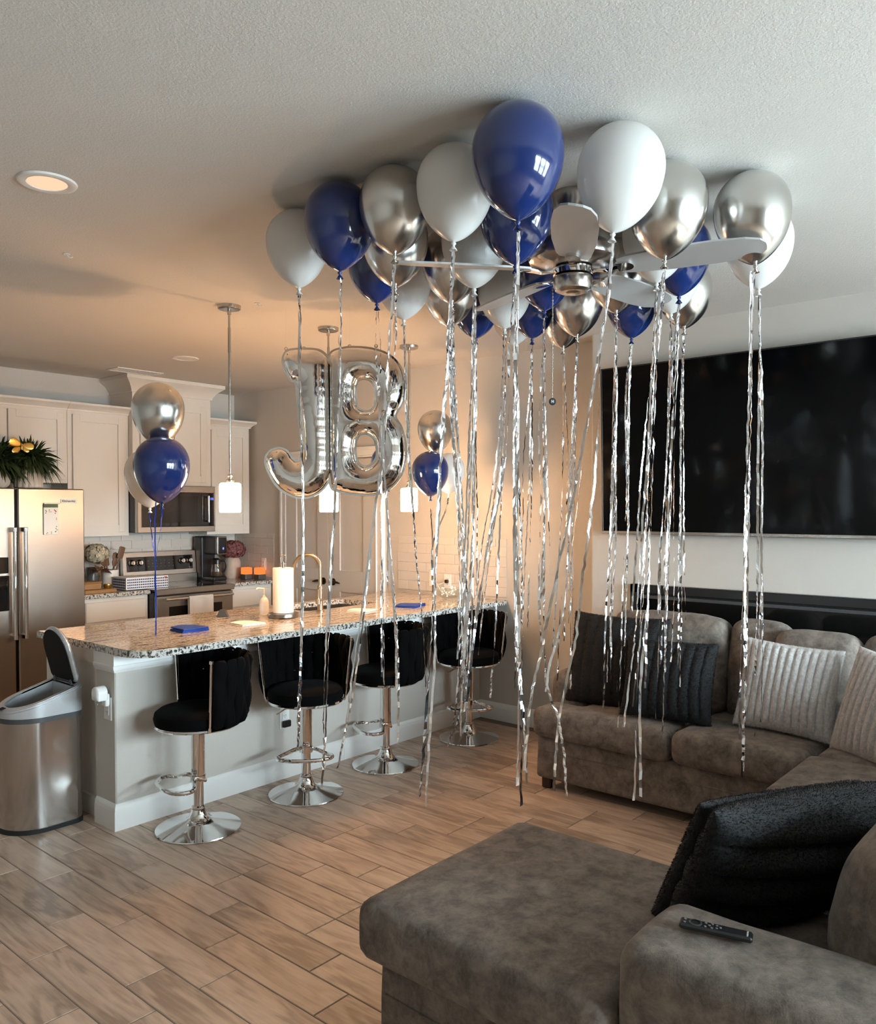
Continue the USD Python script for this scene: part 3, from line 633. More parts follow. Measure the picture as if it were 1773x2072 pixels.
od = part('oven_door', join(box(3.66, 6.250, .50, 4.42, 6.29, .860, .004)), 'steel_h', rg, smooth=False)
part('oven_window', join(box(3.775, 6.247, .53, 4.305, 6.256, .765, .003)), 'oven_window', od, smooth=False)
part('oven_handle', join(tube([(3.715, 6.195, .832), (4.385, 6.195, .832)], .0115, 12), box(3.722, 6.19, .82, 3.742, 6.252, .844, .003), box(4.358, 6.19, .82, 4.378, 6.252, .844, .003)), 'chrome', od)
o2 = part('oven_door', box(3.66, 6.250, .10, 4.42, 6.29, .49, .004), 'steel_h', rg, smooth=False)
part('oven_handle', tube([(3.715, 6.195, .455), (4.385, 6.195, .455)], .0115, 12), 'chrome', o2)
dt = thing('dish_towel', 'pale dish towel folded over the oven door handle', 'towel', (4.05, 6.19, .45))
tv_, tf_ = [], []
P = curve([(6.208, .60), (6.209, .70), (6.209, .80), (6.206, .842), (6.195, .8475), (6.183, .842), (6.181, .80), (6.180, .68), (6.181, .50)], 36)
xs_ = np.linspace(3.93, 4.168, 17)
v = np.array([[x, q[0] - .0035 * math.sin((x - 3.93) * 40) * (q[1] < .82), q[1]] for q in P for x in xs_]); nx = len(xs_)
f = tri([[i * nx + j, i * nx + j + 1, (i + 1) * nx + j + 1, (i + 1) * nx + j] for i in range(len(P) - 1) for j in range(nx - 1)])
part('cloth', join((v, f), (v + [0, .0025, 0], f[:, ::-1])), 'towel_cloth', dt, smooth=True)

# microwave
mw = thing('microwave', 'stainless over-the-range microwave under the hood cabinet', 'microwave', (4.045, 6.7, 1.39))
part('body', box(3.652, 6.575, 1.388, 4.43, 6.975, 1.803, .004), 'black_plastic', mw, smooth=False)
fr_ = part('front', join(box(3.652, 6.53, 1.742, 4.43, 6.58, 1.803, .004), box(3.652, 6.53, 1.388, 4.43, 6.58, 1.44, .004), box(3.652, 6.53, 1.43, 3.69, 6.58, 1.75, .003), box(4.415, 6.53, 1.43, 4.43, 6.58, 1.75, .003)), 'steel_h', mw, smooth=False)
part('door_glass', box(3.69, 6.534, 1.44, 4.416, 6.58, 1.742, .003), 'black_glass', mw, smooth=False)
part('window_mesh', box(3.765, 6.5325, 1.475, 4.245, 6.54, 1.71, .002), 'oven_window', mw, smooth=False)
part('handle', join(tube([(4.335, 6.492, 1.475), (4.335, 6.492, 1.715)], .009, 12), box(4.327, 6.488, 1.476, 4.343, 6.536, 1.494, .002), box(4.327, 6.488, 1.696, 4.343, 6.536, 1.714, .002)), 'chrome', mw)
part('clock', text('1:08', .020, (4.382, 6.533, 1.69), (1, 0, 0), (0, 0, 1), .0006), 'blue_digits', mw, smooth=False)
part('keypad', join(*[text(str((k * 3 + j + 1) % 10), .009, (4.366 + j * .017, 6.5335, 1.63 - k * .026), (1, 0, 0), (0, 0, 1), .0004) for k in range(6) for j in range(3)]), 'dark_plastic', mw, smooth=False)
part('logo_plate', box(3.985, 6.527, 1.760, 4.115, 6.531, 1.786, .001), 'steel_h', mw, smooth=False)
part('logo', text('KitchenAid', .012, (4.05, 6.5265, 1.773), (1, 0, 0), (0, 0, 1), .0006, bold=True), 'print_black', mw, smooth=False)

# things on the back counters
def flower_ball(c, r_, n, seed, pr, squash=.85):
    g = np.random.default_rng(seed); ms = []
    for _ in range(n):
        d = g.normal(size=3); d[2] = d[2] * .8 + .25; d /= np.linalg.norm(d); o = np.array(c) + d * r_ * g.uniform(.75, 1.02) * [1, 1, squash]
        a = np.cross(d, g.normal(size=3)); a /= np.linalg.norm(a)
        t = np.linspace(0, 2 * math.pi, 7, endpoint=False); q = pr * g.uniform(.7, 1.2)
        v = np.vstack([[0, 0, 0], np.c_[q * np.cos(t), q * np.sin(t), np.where(np.arange(7) % 2, .3, .1) * q]])
        ms.append(frame((v, np.array([[0, i + 1, (i + 1) % 7 + 1] for i in range(7)])), o, a, np.cross(d, a)))
    return join(*ms)
hv = thing('hydrangea_vase', 'grey patterned vase of cream hydrangeas beside the refrigerator', 'vase of flowers', (3.37, 6.78, .914))
part('vase', lathe([(0, 0), (.045, 0), (.052, .01), (.054, .10), (.050, .175), (.044, .185), (.040, .18), (.0, .17)], (3.37, 6.78, .914), 30), 'ceramic_grey', hv)
part('flower_head', flower_ball((3.40, 6.76, 1.215), .098, 520, 2, .017), 'petal_cream', hv, kind='stuff')
part('leaf', leafy((3.36, 6.77, 1.08), 26, 3, .06, .13, .5, .016), 'leaf_brown', hv, kind='stuff')
ck = thing('utensil_crock', 'white ceramic crock left of the range', 'crock', (3.50, 6.72, .914))
part('crock_body', lathe([(0, 0), (.064, 0), (.068, .006), (.070, .155), (.067, .160), (.062, .156), (.060, .02), (0, .015)], (3.50, 6.72, .914), 36), 'ceramic', ck)
for k, (dx, dy, h_, kind, lab) in enumerate(((-.035, -.01, .25, 0, 'dark wooden spoon leaning left in the white crock'), (-.012, .02, .26, 1, 'dark wooden spatula upright in the white crock'), (.015, -.015, .24, 0, 'short dark wooden spoon at the middle of the crock'), (.05, .0, .33, 1, 'long wooden turner leaning right out of the crock'), (.03, .02, .29, 0, 'pale-ended wooden spoon behind the turner in the crock'))):
    u = thing('wooden_utensil', lab, 'utensil', (3.50, 6.72, .93))
    b0, b1 = np.array([3.50 + dx * .3, 6.72 + dy * .3, .935]), np.array([3.50 + dx * 2.3, 6.72 + dy * 1.6, .935 + h_])
    part('stick', tube([b0, b0 + (b1 - b0) * .75], .007, 8), 'wood_spoon', u)
    d = (b1 - b0) / np.linalg.norm(b1 - b0)
    hd = lathe([(0, -.045), (.018, -.03), (.027, 0), (.022, .03), (0, .042)], n=16) if kind == 0 else box(-.026, -.02, -.05, .026, .02, .055, .008)
    hv_, hf_ = vf(hd); hv_ = hv_ * [1, .3, 1]
    part('head', frame((hv_, hf_), b0 + (b1 - b0) * .85, np.cross([0, 1, 0], d), np.cross(d, np.cross([0, 1, 0], d))), 'wood_spoon', u)
tr = thing('wooden_tray', 'flat honey-coloured wooden tray by the refrigerator', 'tray', (3.25, 6.44, .914))
part('board', box(3.10, 6.36, .914, 3.37, 6.56, .945, .006), 'wood_box', tr, smooth=False)
bx = thing('wooden_box', 'small honey-coloured wooden box on the tray', 'box', (3.18, 6.47, .945))
part('body', box(3.09, 6.41, .9455, 3.265, 6.55, .995, .004), 'wood_box', bx, smooth=False)
part('lid', box(3.086, 6.406, .9955, 3.269, 6.554, 1.006, .004), 'wood_box', bx, smooth=False)
gl = thing('tealight_glass', 'small lit amber glass candle on the wooden tray', 'candle', (3.325, 6.43, .945))
part('glass', lathe([(0, 0), (.026, 0), (.034, .02), (.032, .035), (.029, .035), (.030, .02), (.024, .004), (0, .004)], (3.325, 6.43, .9455), 24), 'gold', gl)
part('flame', lathe([(0, 0), (.006, .006), (.004, .016), (0, .024)], (3.325, 6.43, .953), 12), 'candle_glow', gl)
# blue checked carton
cb = thing('checked_carton', 'white cardboard carton printed with rows of blue squares on the cooktop', 'carton', (3.66, 6.50, .919))
part('carton', box(3.47, 6.40, .9195, 3.86, 6.62, 1.022, .002), 'print_white', cb, smooth=False)
sq = []
for k in range(22):
    for j in range(4): sq.append(box(3.482 + k * .0172, 6.3985, .930 + j * .022, 3.4925 + k * .0172, 6.4005, .942 + j * .022))
for k in range(12):
    for j in range(4): sq.append(box(3.4685, 6.412 + k * .0172, .930 + j * .022, 3.4705, 6.4225 + k * .0172, .942 + j * .022))
part('printed_square', join(*sq), 'print_blue', cb, smooth=False, kind='stuff')
ht = Polygon([(0, -.012), (.013, .003), (.010, .010), (.004, .010), (0, .006), (-.004, .010), (-.010, .010), (-.013, .003)])
part('printed_heart', frame(extr(ht, 0, .002), (3.835, 6.3995, 1.004), (1, 0, 0), (0, 0, 1)), 'print_red', cb, smooth=False)
# coffee maker
def KC(m_): v, f = vf(m_); return v * [.63, .78, 1] + [1.642, 1.533, 0], f
cm = thing('coffee_maker', 'black and silver drip coffee maker right of the range', 'coffee maker', (4.52, 6.76, .914))
part('base', KC(cushion(4.47, 6.50, .9145, 4.70, 6.90, .955, .015, 5, wrinkle=0)), 'black_plastic', cm)
part('water_tank', KC(cushion(4.455, 6.74, .93, 4.70, 6.91, 1.335, .02, 5, wrinkle=0)), 'black_plastic', cm)
part('brew_head', KC(cushion(4.50, 6.50, 1.165, 4.70, 6.80, 1.335, .025, 6, wrinkle=0)), 'dark_plastic', cm)
part('bezel', KC(frame(inflate(sbox(-.072, -.075, .072, .075).buffer(.012), lambda d, p: .004 * np.clip(d / .006, 0, 1), [0, .003, .006], .02, .004), (4.61, 6.498, 1.25), (1, 0, 0), (0, 0, 1))), 'steel', cm)
part('control_face', KC(frame(inflate(sbox(-.062, -.065, .062, .065).buffer(.010), lambda d, p: .003 * np.clip(d / .006, 0, 1), [0, .003, .006], .02, .003), (4.61, 6.492, 1.25), (1, 0, 0), (0, 0, 1))), 'black_glass', cm)
part('indicator', KC(frame(lathe([(0, 0), (.012, 0), (.012, .002), (0, .002)], n=18), (4.625, 6.486, 1.222), (1, 0, 0), (0, 0, 1))), 'blue_digits', cm)
part('carafe', KC(lathe([(0, .0), (.062, 0), (.072, .012), (.070, .07), (.055, .125), (.052, .14), (.050, .138), (.066, .07), (.066, .014), (0, .006)], (4.595, 6.60, .957), 30)), 'glass', cm)
part('coffee', KC(lathe([(0, .0), (.060, 0), (.066, .012), (.0655, .035), (0, .035)], (4.595, 6.60, .961), 30)), 'leaf_brown', cm)
part('carafe_collar', KC(lathe([(.054, .115), (.060, .115), (.056, .155), (.03, .172), (0, .172), (0, .15), (.05, .14)], (4.595, 6.60, .957), 30)), 'black_plastic', cm)
part('carafe_handle', KC(tube(curve([(4.645, 6.575, 1.10), (4.695, 6.545, 1.105), (4.712, 6.535, 1.07), (4.706, 6.54, 1.02), (4.668, 6.565, .985)], 24), .011, 10)), 'black_plastic', cm)
# pink hydrangea, candles, outlet
pv = thing('flower_vase', 'rough clay vase of dusky pink hydrangeas in the kitchen corner', 'vase of flowers', (4.80, 6.80, .914))
part('vase', lathe([(0, 0), (.060, 0), (.072, .02), (.086, .11), (.084, .16), (.066, .205), (.056, .215), (.05, .21), (.0, .18)], (4.80, 6.80, .914), 34), 'pink_clay', pv)
part('flower_head', flower_ball((4.805, 6.79, 1.195), .118, 620, 9, .017, .8), 'petal_pink', pv, kind='stuff')
for x, y, lab in ((4.815, 6.585, 'lit square candle in a grey holder, left of two'), (4.885, 6.47, 'lit square candle in a grey holder, right of two')):
    t = thing('candle', lab, 'candle', (x, y, .914))
    part('holder', cushion(x - .045, y - .045, .9145, x + .045, y + .045, .965, .010, 4, wrinkle=0), 'ceramic_grey', t)
    part('wax', cushion(x - .041, y - .041, .960, x + .041, y + .041, 1.03, .010, 4, wrinkle=0), 'candle_glow', t)
    part('wick', cyl((x, y, 1.028), (x, y, 1.042), .0015, n=6), 'print_black', t)
def outlet(lab, o, X, kind=0, holes=True):
    t = thing('outlet_plate', lab, 'outlet', o)
    X = np.array(X, float); Y = np.array([0, 0, 1.0])
    part('plate', frame(box(-.036, -.058, 0, .036, .058, .006, .002), o, X, Y), 'plate_white', t, smooth=False)
    part('receptacle', frame(join(box(-.017, -.034, .005, .017, .034, .0085, .001)), o, X, Y), 'trim_white', t, smooth=False)
    if holes: part('socket_slot', frame(join(*[box(x - .0012, z - .005, .008, x + .0012, z + .005, .0088) for z in (-.018, .018) for x in (-.006, .006)], *[mv(cyl((0, z - .010, .008), (0, z - .010, .0088), .0022, n=8), (0, 0, 0)) for z in (-.018, .018)]), o, X, Y), 'print_black', t, smooth=False)
    return t
outlet('outlet glowing orange behind the lit candles', (XF - .006, 6.50, 1.06), (0, -1, 0))
outlet('blank white switch plate on the beige tile, left of its pair', (XF - .006, 4.31, 1.03), (0, -1, 0), holes=False)
outlet('white outlet on the beige tile with a plug cord', (XF - .006, 4.155, 1.022), (0, -1, 0))

# ---------------------------------------------------------------- island
ib = thing('island', 'long white kitchen island with grey drywall front', 'kitchen island', (3.4, 4.2, 0))
part('pony_wall', box(2.018, 3.838, 0, XF - .001, 4.03, .877, .006), 'wall_paint', ib, smooth=False)
part('cabinet_run', join(box(2.06, 4.03, 0, XF - .001, 4.63, .695), extr(sbox(2.06, 4.03, XF - .001, 4.63).difference(sbox(3.53, 4.18, 4.24, 4.605)), .695, .877)), 'cabinet_white', ib, smooth=False)
part('end_panel', join(box(2.035, 4.03, .0, 2.062, 4.075, .877), box(2.035, 4.03, .80, 2.062, 4.63, .877), box(2.04, 4.03, .0, 2.062, 4.63, .10), box(2.035, 4.585, 0, 2.062, 4.63, .877)), 'cabinet_white', ib, smooth=False)
CAP = [(0, 0), (.007, 0), (.010, .010), (.016, .018), (.017, .032), (.012, .036), (.012, .093), (0, .093)]
part('cap_trim', join(run_profile(CAP, (2.018, 3.838, .785), (XF - .001, 3.838, .785), (0, -1, 0), 1, 0), run_profile(CAP, (2.018, 3.838, .785), (2.018, 4.03, .785), (-1, 0, 0), 1, 0)), 'trim_white', ib)
part('baseboard', join(run_profile(BB, (2.018, 3.838, 0), (XF - .001, 3.838, 0), (0, -1, 0), 1, 0), run_profile(BB, (2.018, 3.838, 0), (2.018, 4.03, 0), (-1, 0, 0), 1, 0)), 'trim_white', ib)
ct = thing('island_countertop', 'large speckled granite countertop on the island', 'countertop', (3.4, 4.1, .878))
cp_ = unary_union([sbox(2.00, 3.58, XF - .007, 4.67)])
cor = Polygon([(2.0, 3.58), (2.14, 3.58), (2.0, 3.72)]); cc = Point(2.15, 3.73).buffer(.15, 24)
cp_ = cp_.difference(sbox(1.99, 3.57, 2.15, 3.73)).union(cc.intersection(sbox(1.99, 3.57, 2.16, 3.74))).buffer(0)
sink_hole = sbox(3.55, 4.20, 4.22, 4.585).buffer(-.03).buffer(.03)
top_poly = cp_.buffer(-.004).difference(sink_hole)
part('top', extr(top_poly, .9105, .9145), 'granite', ct, smooth=False)
part('edge', extr(cp_.difference(cp_.buffer(-.05)), .879, .9112), 'granite_edge', ct, smooth=40)
part('underside', extr(cp_.buffer(-.04).difference(sink_hole), .879, .9105), 'granite_edge', ct, smooth=False)
sk = thing('sink', 'undermount steel sink in the island countertop', 'sink', (3.88, 4.39, .70))
part('basin', join(box(3.54, 4.19, .70, 4.23, 4.595, .705), box(3.54, 4.19, .70, 3.548, 4.595, .878), box(4.222, 4.19, .70, 4.23, 4.595, .878), box(3.54, 4.19, .70, 4.23, 4.198, .878), box(3.54, 4.587, .70, 4.23, 4.595, .878)), 'sink_steel', sk, smooth=False)
fc = thing('faucet', 'tall brushed gold gooseneck faucet at the island sink', 'faucet', (3.60, 4.12, .9145))
part('body', lathe([(0, 0), (.028, 0), (.028, .006), (.019, .010), (.019, .165), (.0155, .172), (0, .172)], (3.60, 4.12, .9145), 24), 'faucet_gold', fc)
part('spout', tube(curve([(3.60, 4.12, 1.08), (3.60, 4.12, 1.18), (3.597, 4.123, 1.235), (3.577, 4.155, 1.282), (3.553, 4.20, 1.290), (3.530, 4.245, 1.275), (3.516, 4.277, 1.235), (3.510, 4.290, 1.20)], 46), .0125, 14), 'faucet_gold', fc)
part('spray_head', cyl((3.511, 4.288, 1.205), (3.503, 4.305, 1.12), .0135, .0165, 18), 'faucet_gold', fc)
part('lever', join(cyl((3.60, 4.12, .995), (3.545, 4.075, .990), .014, n=14), lathe([(0, -.018), (.018, -.016), (.018, .016), (0, .018)], (3.54, 4.07, .990), 16), tube([(3.545, 4.075, 1.0), (3.538, 4.068, 1.07)], [.007, .004], 8)), 'faucet_gold', fc)
ph = thing('paper_towel_holder', 'black and steel paper towel stand on the island', 'paper towel holder', (3.26, 4.08, .9145))
part('base', lathe([(0, 0), (.092, 0), (.098, .008), (.096, .026), (.085, .030), (0, .030)], (3.26, 4.08, .9145), 40), 'steel', ph)
part('post', cyl((3.26, 4.08, .94), (3.26, 4.08, 1.262), .007, n=12), 'steel', ph)
part('loop', tube([(3.26 + .017 * math.cos(a) * .77, 4.08 - .017 * math.cos(a) * .64, 1.276 + (.014 if math.sin(a) > 0 else -.012) + .016 * math.sin(a)) for a in np.linspace(0, 2 * math.pi, 22, endpoint=False)], .0042, 8, closed=True), 'steel', ph)
pr_ = solo('paper_towel_roll', lathe([(.020, 0), (.063, 0), (.065, .003), (.065, .277), (.063, .28), (.020, .28), (.020, 0)], (3.26, 4.08, .9455), 44), 'paper', 'cream paper towel roll standing on its holder', 'paper towel', loc=(3.26, 4.08, .9455))
sp = thing('soap_bottle', 'white pump soap bottle left of the paper towels', 'soap bottle', (3.25, 4.26, .9145))
part('bottle', lathe([(0, 0), (.028, 0), (.031, .006), (.030, .085), (.022, .105), (.012, .115), (.012, .125), (0, .125)], (3.25, 4.26, .9145), 24), 'soap_white', sp)
part('pump', join(cyl((3.25, 4.26, 1.035), (3.25, 4.26, 1.085), .005, n=10), tube([(3.25, 4.26, 1.083), (3.222, 4.284, 1.088), (3.212, 4.292, 1.080)], .006, 8)), 'plate_white', sp)
part('label', lathe([(.0305, .03), (.0308, .03), (.0306, .075), (.0303, .075)], (3.25, 4.26, .9145), 24), 'print_white', sp)
solo('scrub_sponge', run_profile([(0, 0), (.075, 0), (.055, .045), (.02, .045)], (2.985, 4.40, .9146), (3.015, 4.43, .9146), (.7, -.7, 0)), 'foam_grey', 'small dark grey wedge on the island counter', 'sponge', smooth=False)
def napkin(c, w, d, h, rz, m_, lab, folds=3, grp=None):
    t = thing('napkin_stack', lab, 'napkin', (c[0], c[1], .9147), rz, local=True)
    for k in range(folds):
        z0, z1 = h * k / folds + .0003, h * (k + 1) / folds
        s_ = cushion(-w / 2 + .003 * k, -d / 2, z0, w / 2 - .002 * k, d / 2, z1, (z1 - z0) * .48, 6, (0, 0, .0), 0)
        v, f = s_; v = v + np.c_[0 * v[:, 0], 0 * v[:, 0], .005 * np.sin(v[:, 0] * 26 + k) * np.sin(v[:, 1] * 12 + .6) * (v[:, 2] > .004)]
        part('napkin', (v, f), m_, t, label=None)
for c, w, d, h, rz, m_, lab in (((2.56, 4.03), .165, .145, .022, -3, 'napkin_blue', 'royal blue folded napkins on the near end of the island'), ((2.92, 3.985), .165, .14, .012, -4, 'napkin_white', 'cream folded napkins between the blue napkins and paper towels'),
     ((4.20, 3.86), .20, .15, .016, 20, 'napkin_blue', 'royal blue folded napkins on the far half of the island'), ((3.80, 3.93), .17, .14, .010, 14, 'napkin_white', 'cream folded napkins near the faucet, on the far half of the island')):
    napkin(c, w, d, h, rz, m_, lab)
# bowl of fairy lights at the far end
fb = thing('glass_bowl', 'clear glass bowl of fairy lights at the far end of the island', 'bowl', (4.72, 3.95, .9145))
part('bowl', lathe([(0, 0), (.05, 0), (.10, .035), (.125, .085), (.122, .085), (.097, .038), (.048, .005), (0, .005)], (4.72, 3.95, .9147), 36), 'glass', fb)
g = np.random.default_rng(8)
fl = thing('fairy_lights', 'tangle of warm glowing fairy lights with a white cord', 'string lights', (4.72, 3.95, .93))
pts = [np.array([4.72, 3.95, .955]) + np.array([.07 * math.cos(a) * g.uniform(.4, 1.1), .07 * math.sin(a) * g.uniform(.4, 1.1), g.uniform(-.012, .055)]) for a in np.linspace(0, 19, 40)]
part('wire', tube(curve(pts, 160), .0016, 5), 'cord_white', fl)
part('bulb', join(*[mv(lathe([(0, -.006), (.006, 0), (0, .007)], n=8), p_) for p_ in pts[::2]]), 'fairy_glow', fl, kind='stuff')
part('cord', tube(curve([(4.66, 3.98, .99), (4.70, 4.06, 1.04), (4.80, 4.16, 1.03), (4.90, 4.20, 1.0), (4.945, 4.155, 1.02)], 30), .003, 6), 'cord_white', fl)
part('plug', box(4.93, 4.14, 1.01, 4.957, 4.17, 1.035, .004), 'bronze', fl, smooth=False)
# island outlets and air freshener
o_ = outlet('white outlet on the island front behind the second stool', (3.068, 3.838, .355), (1, 0, 0))
solo('plug_adapter', cushion(3.045, 3.806, .305, 3.100, 3.830, .345, .008, 5, wrinkle=0), 'black_plastic', 'black plug adapter in the island front outlet', 'plug')
outlet('white outlet on the island end below the air freshener', (2.018, 3.905, .60), (0, -1, 0))
af = thing('air_freshener', 'white plug-in air freshener on the island end', 'air freshener', (1.97, 3.90, .66))
part('housing', frame(inflate(Point(0, 0).buffer(.034, 20).union(sbox(-.034, -.035, .034, 0)), lambda d, p: .010 * np.sqrt(np.clip(d / .02, 0, 1)), [0, .003, .008, .015], .01, .022), (1.968, 3.895, .685), (0, -1, 0), (0, 0, 1)), 'plate_white', af)
part('vial', lathe([(0, 0), (.014, .004), (.018, .02), (.016, .04), (.0, .042)], (1.962, 3.895, .618), 18), 'glass', af)
part('plug_stem', cushion(1.985, 3.87, .615, 2.010, 3.915, .68, .01, 4, wrinkle=0), 'plate_white', af)

# ---------------------------------------------------------------- bar stools
def make_stool(lab, loc, rz):
    t = thing('bar_stool', lab, 'bar stool', loc, rz, 'black bar stools along the island', local=True)
    part('base', lathe([(0, .0), (.205, .0), (.210, .003), (.208, .008), (.15, .021), (.09, .036), (.062, .047), (.047, .062), (.038, .085), (.034, .10), (.0, .102)], n=56), 'chrome', t, smooth=50)
    part('post', join(cyl((0, 0, .09), (0, 0, .30), .026, n=28), lathe([(.026, .098), (.033, .102), (.033, .112), (.027, .116)], n=28)), 'chrome', t)
    part('sleeve', lathe([(.027, .245), (.0335, .247), (.0335, .505), (.0, .505)], n=28), 'chrome', t)
    ring = [(-.035, .05), (-.065, .120), (-.105, .150), (-.150, .135), (-.180, .08), (-.188, 0)]
    R_ = [(0.030, .020)] + ring + [(x, -y) for x, y in ring[::-1][1:]] + [(.030, -.020)]
    part('footrest', join(tube(curve([(x, y, .262 if abs(y) > .03 and x > -.05 else .240) for x, y in R_], 70), .0105, 10), lathe([(.034, .235), (.038, .237), (.038, .268), (.034, .270)], n=24)), 'chrome', t)
    part('seat_pan', lathe([(0, .505), (.06, .507), (.19, .520), (.205, .522), (.210, .528), (.205, .536), (0, .536)], n=56), 'chrome', t)
    part('seat', lathe([(0, .534), (.196, .534), (.208, .545), (.212, .565), (.206, .590), (.185, .606), (.12, .613), (0, .616)], n=56), 'velvet', t)
    def RR(z): return .222 + .030 * (z - .55) / .32
    NC, SP = 13, 92.0
    def channel(k):
        ph = math.radians(-SP + (k + .5) * 2 * SP / NC); wv = []
        zs = np.concatenate([[.538], np.linspace(.545, .862, 15), [.872]]); n = 12; tt = np.linspace(0, 2 * math.pi, n, endpoint=False)
        for z in zs:
            cap = min(1, math.sqrt(max(0, (z - .5379) / .02)), math.sqrt(max(0, (.8721 - z) / .02)))
            q = (z - .54) / .33; th = (.009 + .019 * abs(math.sin(math.pi * (q * 1.5 + (.5 if k % 2 else 0.0))))) * max(cap, .05)
            r = RR(z) + .004 * math.sin(math.pi * (q * 1.5 + (.5 if k % 2 else 0))) ; hw = (math.radians(SP / NC) * 1.16) * (.5 + .5 * max(cap, .05))
            a = ph + hw * np.cos(tt); rr = r + th * np.sin(tt)
            wv.append(np.c_[rr * np.cos(a), rr * np.sin(a), np.full(n, z)])
        v = np.vstack(wv + [wv[0].mean(0)[None], wv[-1].mean(0)[None]]); K = len(zs)
        f = tri([[i * n + j, i * n + (j + 1) % n, (i + 1) * n + (j + 1) % n, (i + 1) * n + j] for i in range(K - 1) for j in range(n)])
        f = np.vstack([f, [[K * n, (j + 1) % n, j] for j in range(n)], [[K * n + 1, (K - 1) * n + j, (K - 1) * n + (j + 1) % n] for j in range(n)]])
        return v, f
    for k in range(NC): part('back_channel', channel(k), 'velvet', t, smooth=True)
    def pol(r, a, z): return (r * math.cos(a), r * math.sin(a), z)
    for s in (1, -1):
        a = math.radians(s * (SP + 3.5))
        part('back_rod', join(tube([pol(.213, a, .528), pol(.222, a, .56), pol(.255, a, .868)], .0072, 10), lathe([(0, 0), (.011, 0), (.011, .014), (0, .014)], pol(.255, a, .862), 14)), 'chrome', t)
    st = [box(-.006, -.0012, -.0015, .006, .0012, .0015)]
    ms = []
    for z in (.655, .755, .858):
        for k in range(1, NC):
            a = math.radians(-SP + k * 2 * SP / NC); q = RR(z) - .013
            ms.append(frame(st[0], pol(q, a, z), (-math.sin(a), math.cos(a), 0), (0, 0, 1)))
    part('stud', join(*ms), 'chrome', t, smooth=False, kind='stuff')
    part('height_lever', tube([(-.03, .06, .500), (-.06, .11, .492), (-.085, .155, .470)], .0045, 8), 'chrome', t)
    return t
s0 = make_stool('black velvet bar stool nearest the camera, turned left', (2.303, 3.557, 0), -13)
dup(s0, (2.976, 3.530, 0), 46, 'black velvet bar stool facing the camera in front of the outlet')
dup(s0, (3.642, 3.560, 0), -24, 'black velvet bar stool turned left, third along the island')
dup(s0, (4.441, 3.530, 0), 42, 'black velvet bar stool farthest away by the far wall')

# ---------------------------------------------------------------- trash can
tc = thing('trash_can', 'stainless sensor trash can with its black lid open', 'trash can', (1.81, 4.25, 0))
def dshape(g=0): return unary_union([Point(1.795, 4.25).buffer(.165, 32), sbox(1.795, 4.085, 1.985, 4.415).buffer(-.05).buffer(.05), sbox(1.795, 4.085, 1.90, 4.415)]).buffer(g)
part('body', extr(dshape(), .022, .545), 'can_steel', tc, smooth=40)
part('foot_band', extr(dshape(.004), 0, .022), 'rubber', tc, smooth=40)
part('collar', extr(dshape(.002), .545, .570), 'dark_plastic', tc, smooth=40)
hole = unary_union([Point(1.795, 4.25).buffer(.125, 24), sbox(1.795, 4.125, 1.955, 4.375)])
def sloped(poly, z0, dz=0):
    v, f = extr(poly, z0, z0 + .01); top = v[:, 2] > z0 + .005
    v[top, 2] = .603 + dz + (v[top, 0] - 1.63) * .285; return v, f
part('rim', join(sloped(dshape(.004).difference(hole), .570, -.012), sloped(dshape(-.004).difference(hole), .575, -.003), sloped(dshape(-.014).difference(hole), .575, 0)), 'can_plastic', tc, smooth=30)
lin = sloped(hole.difference(hole.buffer(-.004)), .34, -.01)
part('liner', join(lin, extr(hole, .335, .34)), 'can_plastic', tc, smooth=30)
part('sensor', frame(box(-.020, -.012, 0, .020, .012, .0015), (1.648, 4.25, .6095), (0, -1, 0), (.96, 0, .28)), 'black_glass', tc, smooth=False)
lidp = unary_union([Point(.15, 0).buffer(.128, 24).intersection(sbox(.15, -.2, .4, .2)), sbox(0, -.128, .15, .128)]).buffer(-.03).buffer(.03)
ltl = math.radians(14)
LX, LY = (-math.sin(ltl), 0, math.cos(ltl)), (0, 1, 0)
LO = (1.968, 4.25, .712)
part('lid', frame(inflate(lidp.buffer(.008), lambda d, p: -.0135 + .0135 * np.sqrt(np.clip(d / .012, 0, 1)), [0, .002, .006, .012], .03, .0145), LO, LX, LY), 'can_plastic', tc)
part('lid_lining', frame(extr(lidp.buffer(-.004), .0, .004), np.array(LO) + np.cross(LX, LY) * .0145, LX, LY), 'lining_black', tc, smooth=False)
part('lid_hinge', join(cyl((1.962, 4.15, .708), (1.962, 4.35, .708), .012, n=14), box(1.945, 4.15, .69, 1.975, 4.17, .72, .003), box(1.945, 4.33, .69, 1.975, 4.35, .72, .003)), 'dark_plastic', tc)

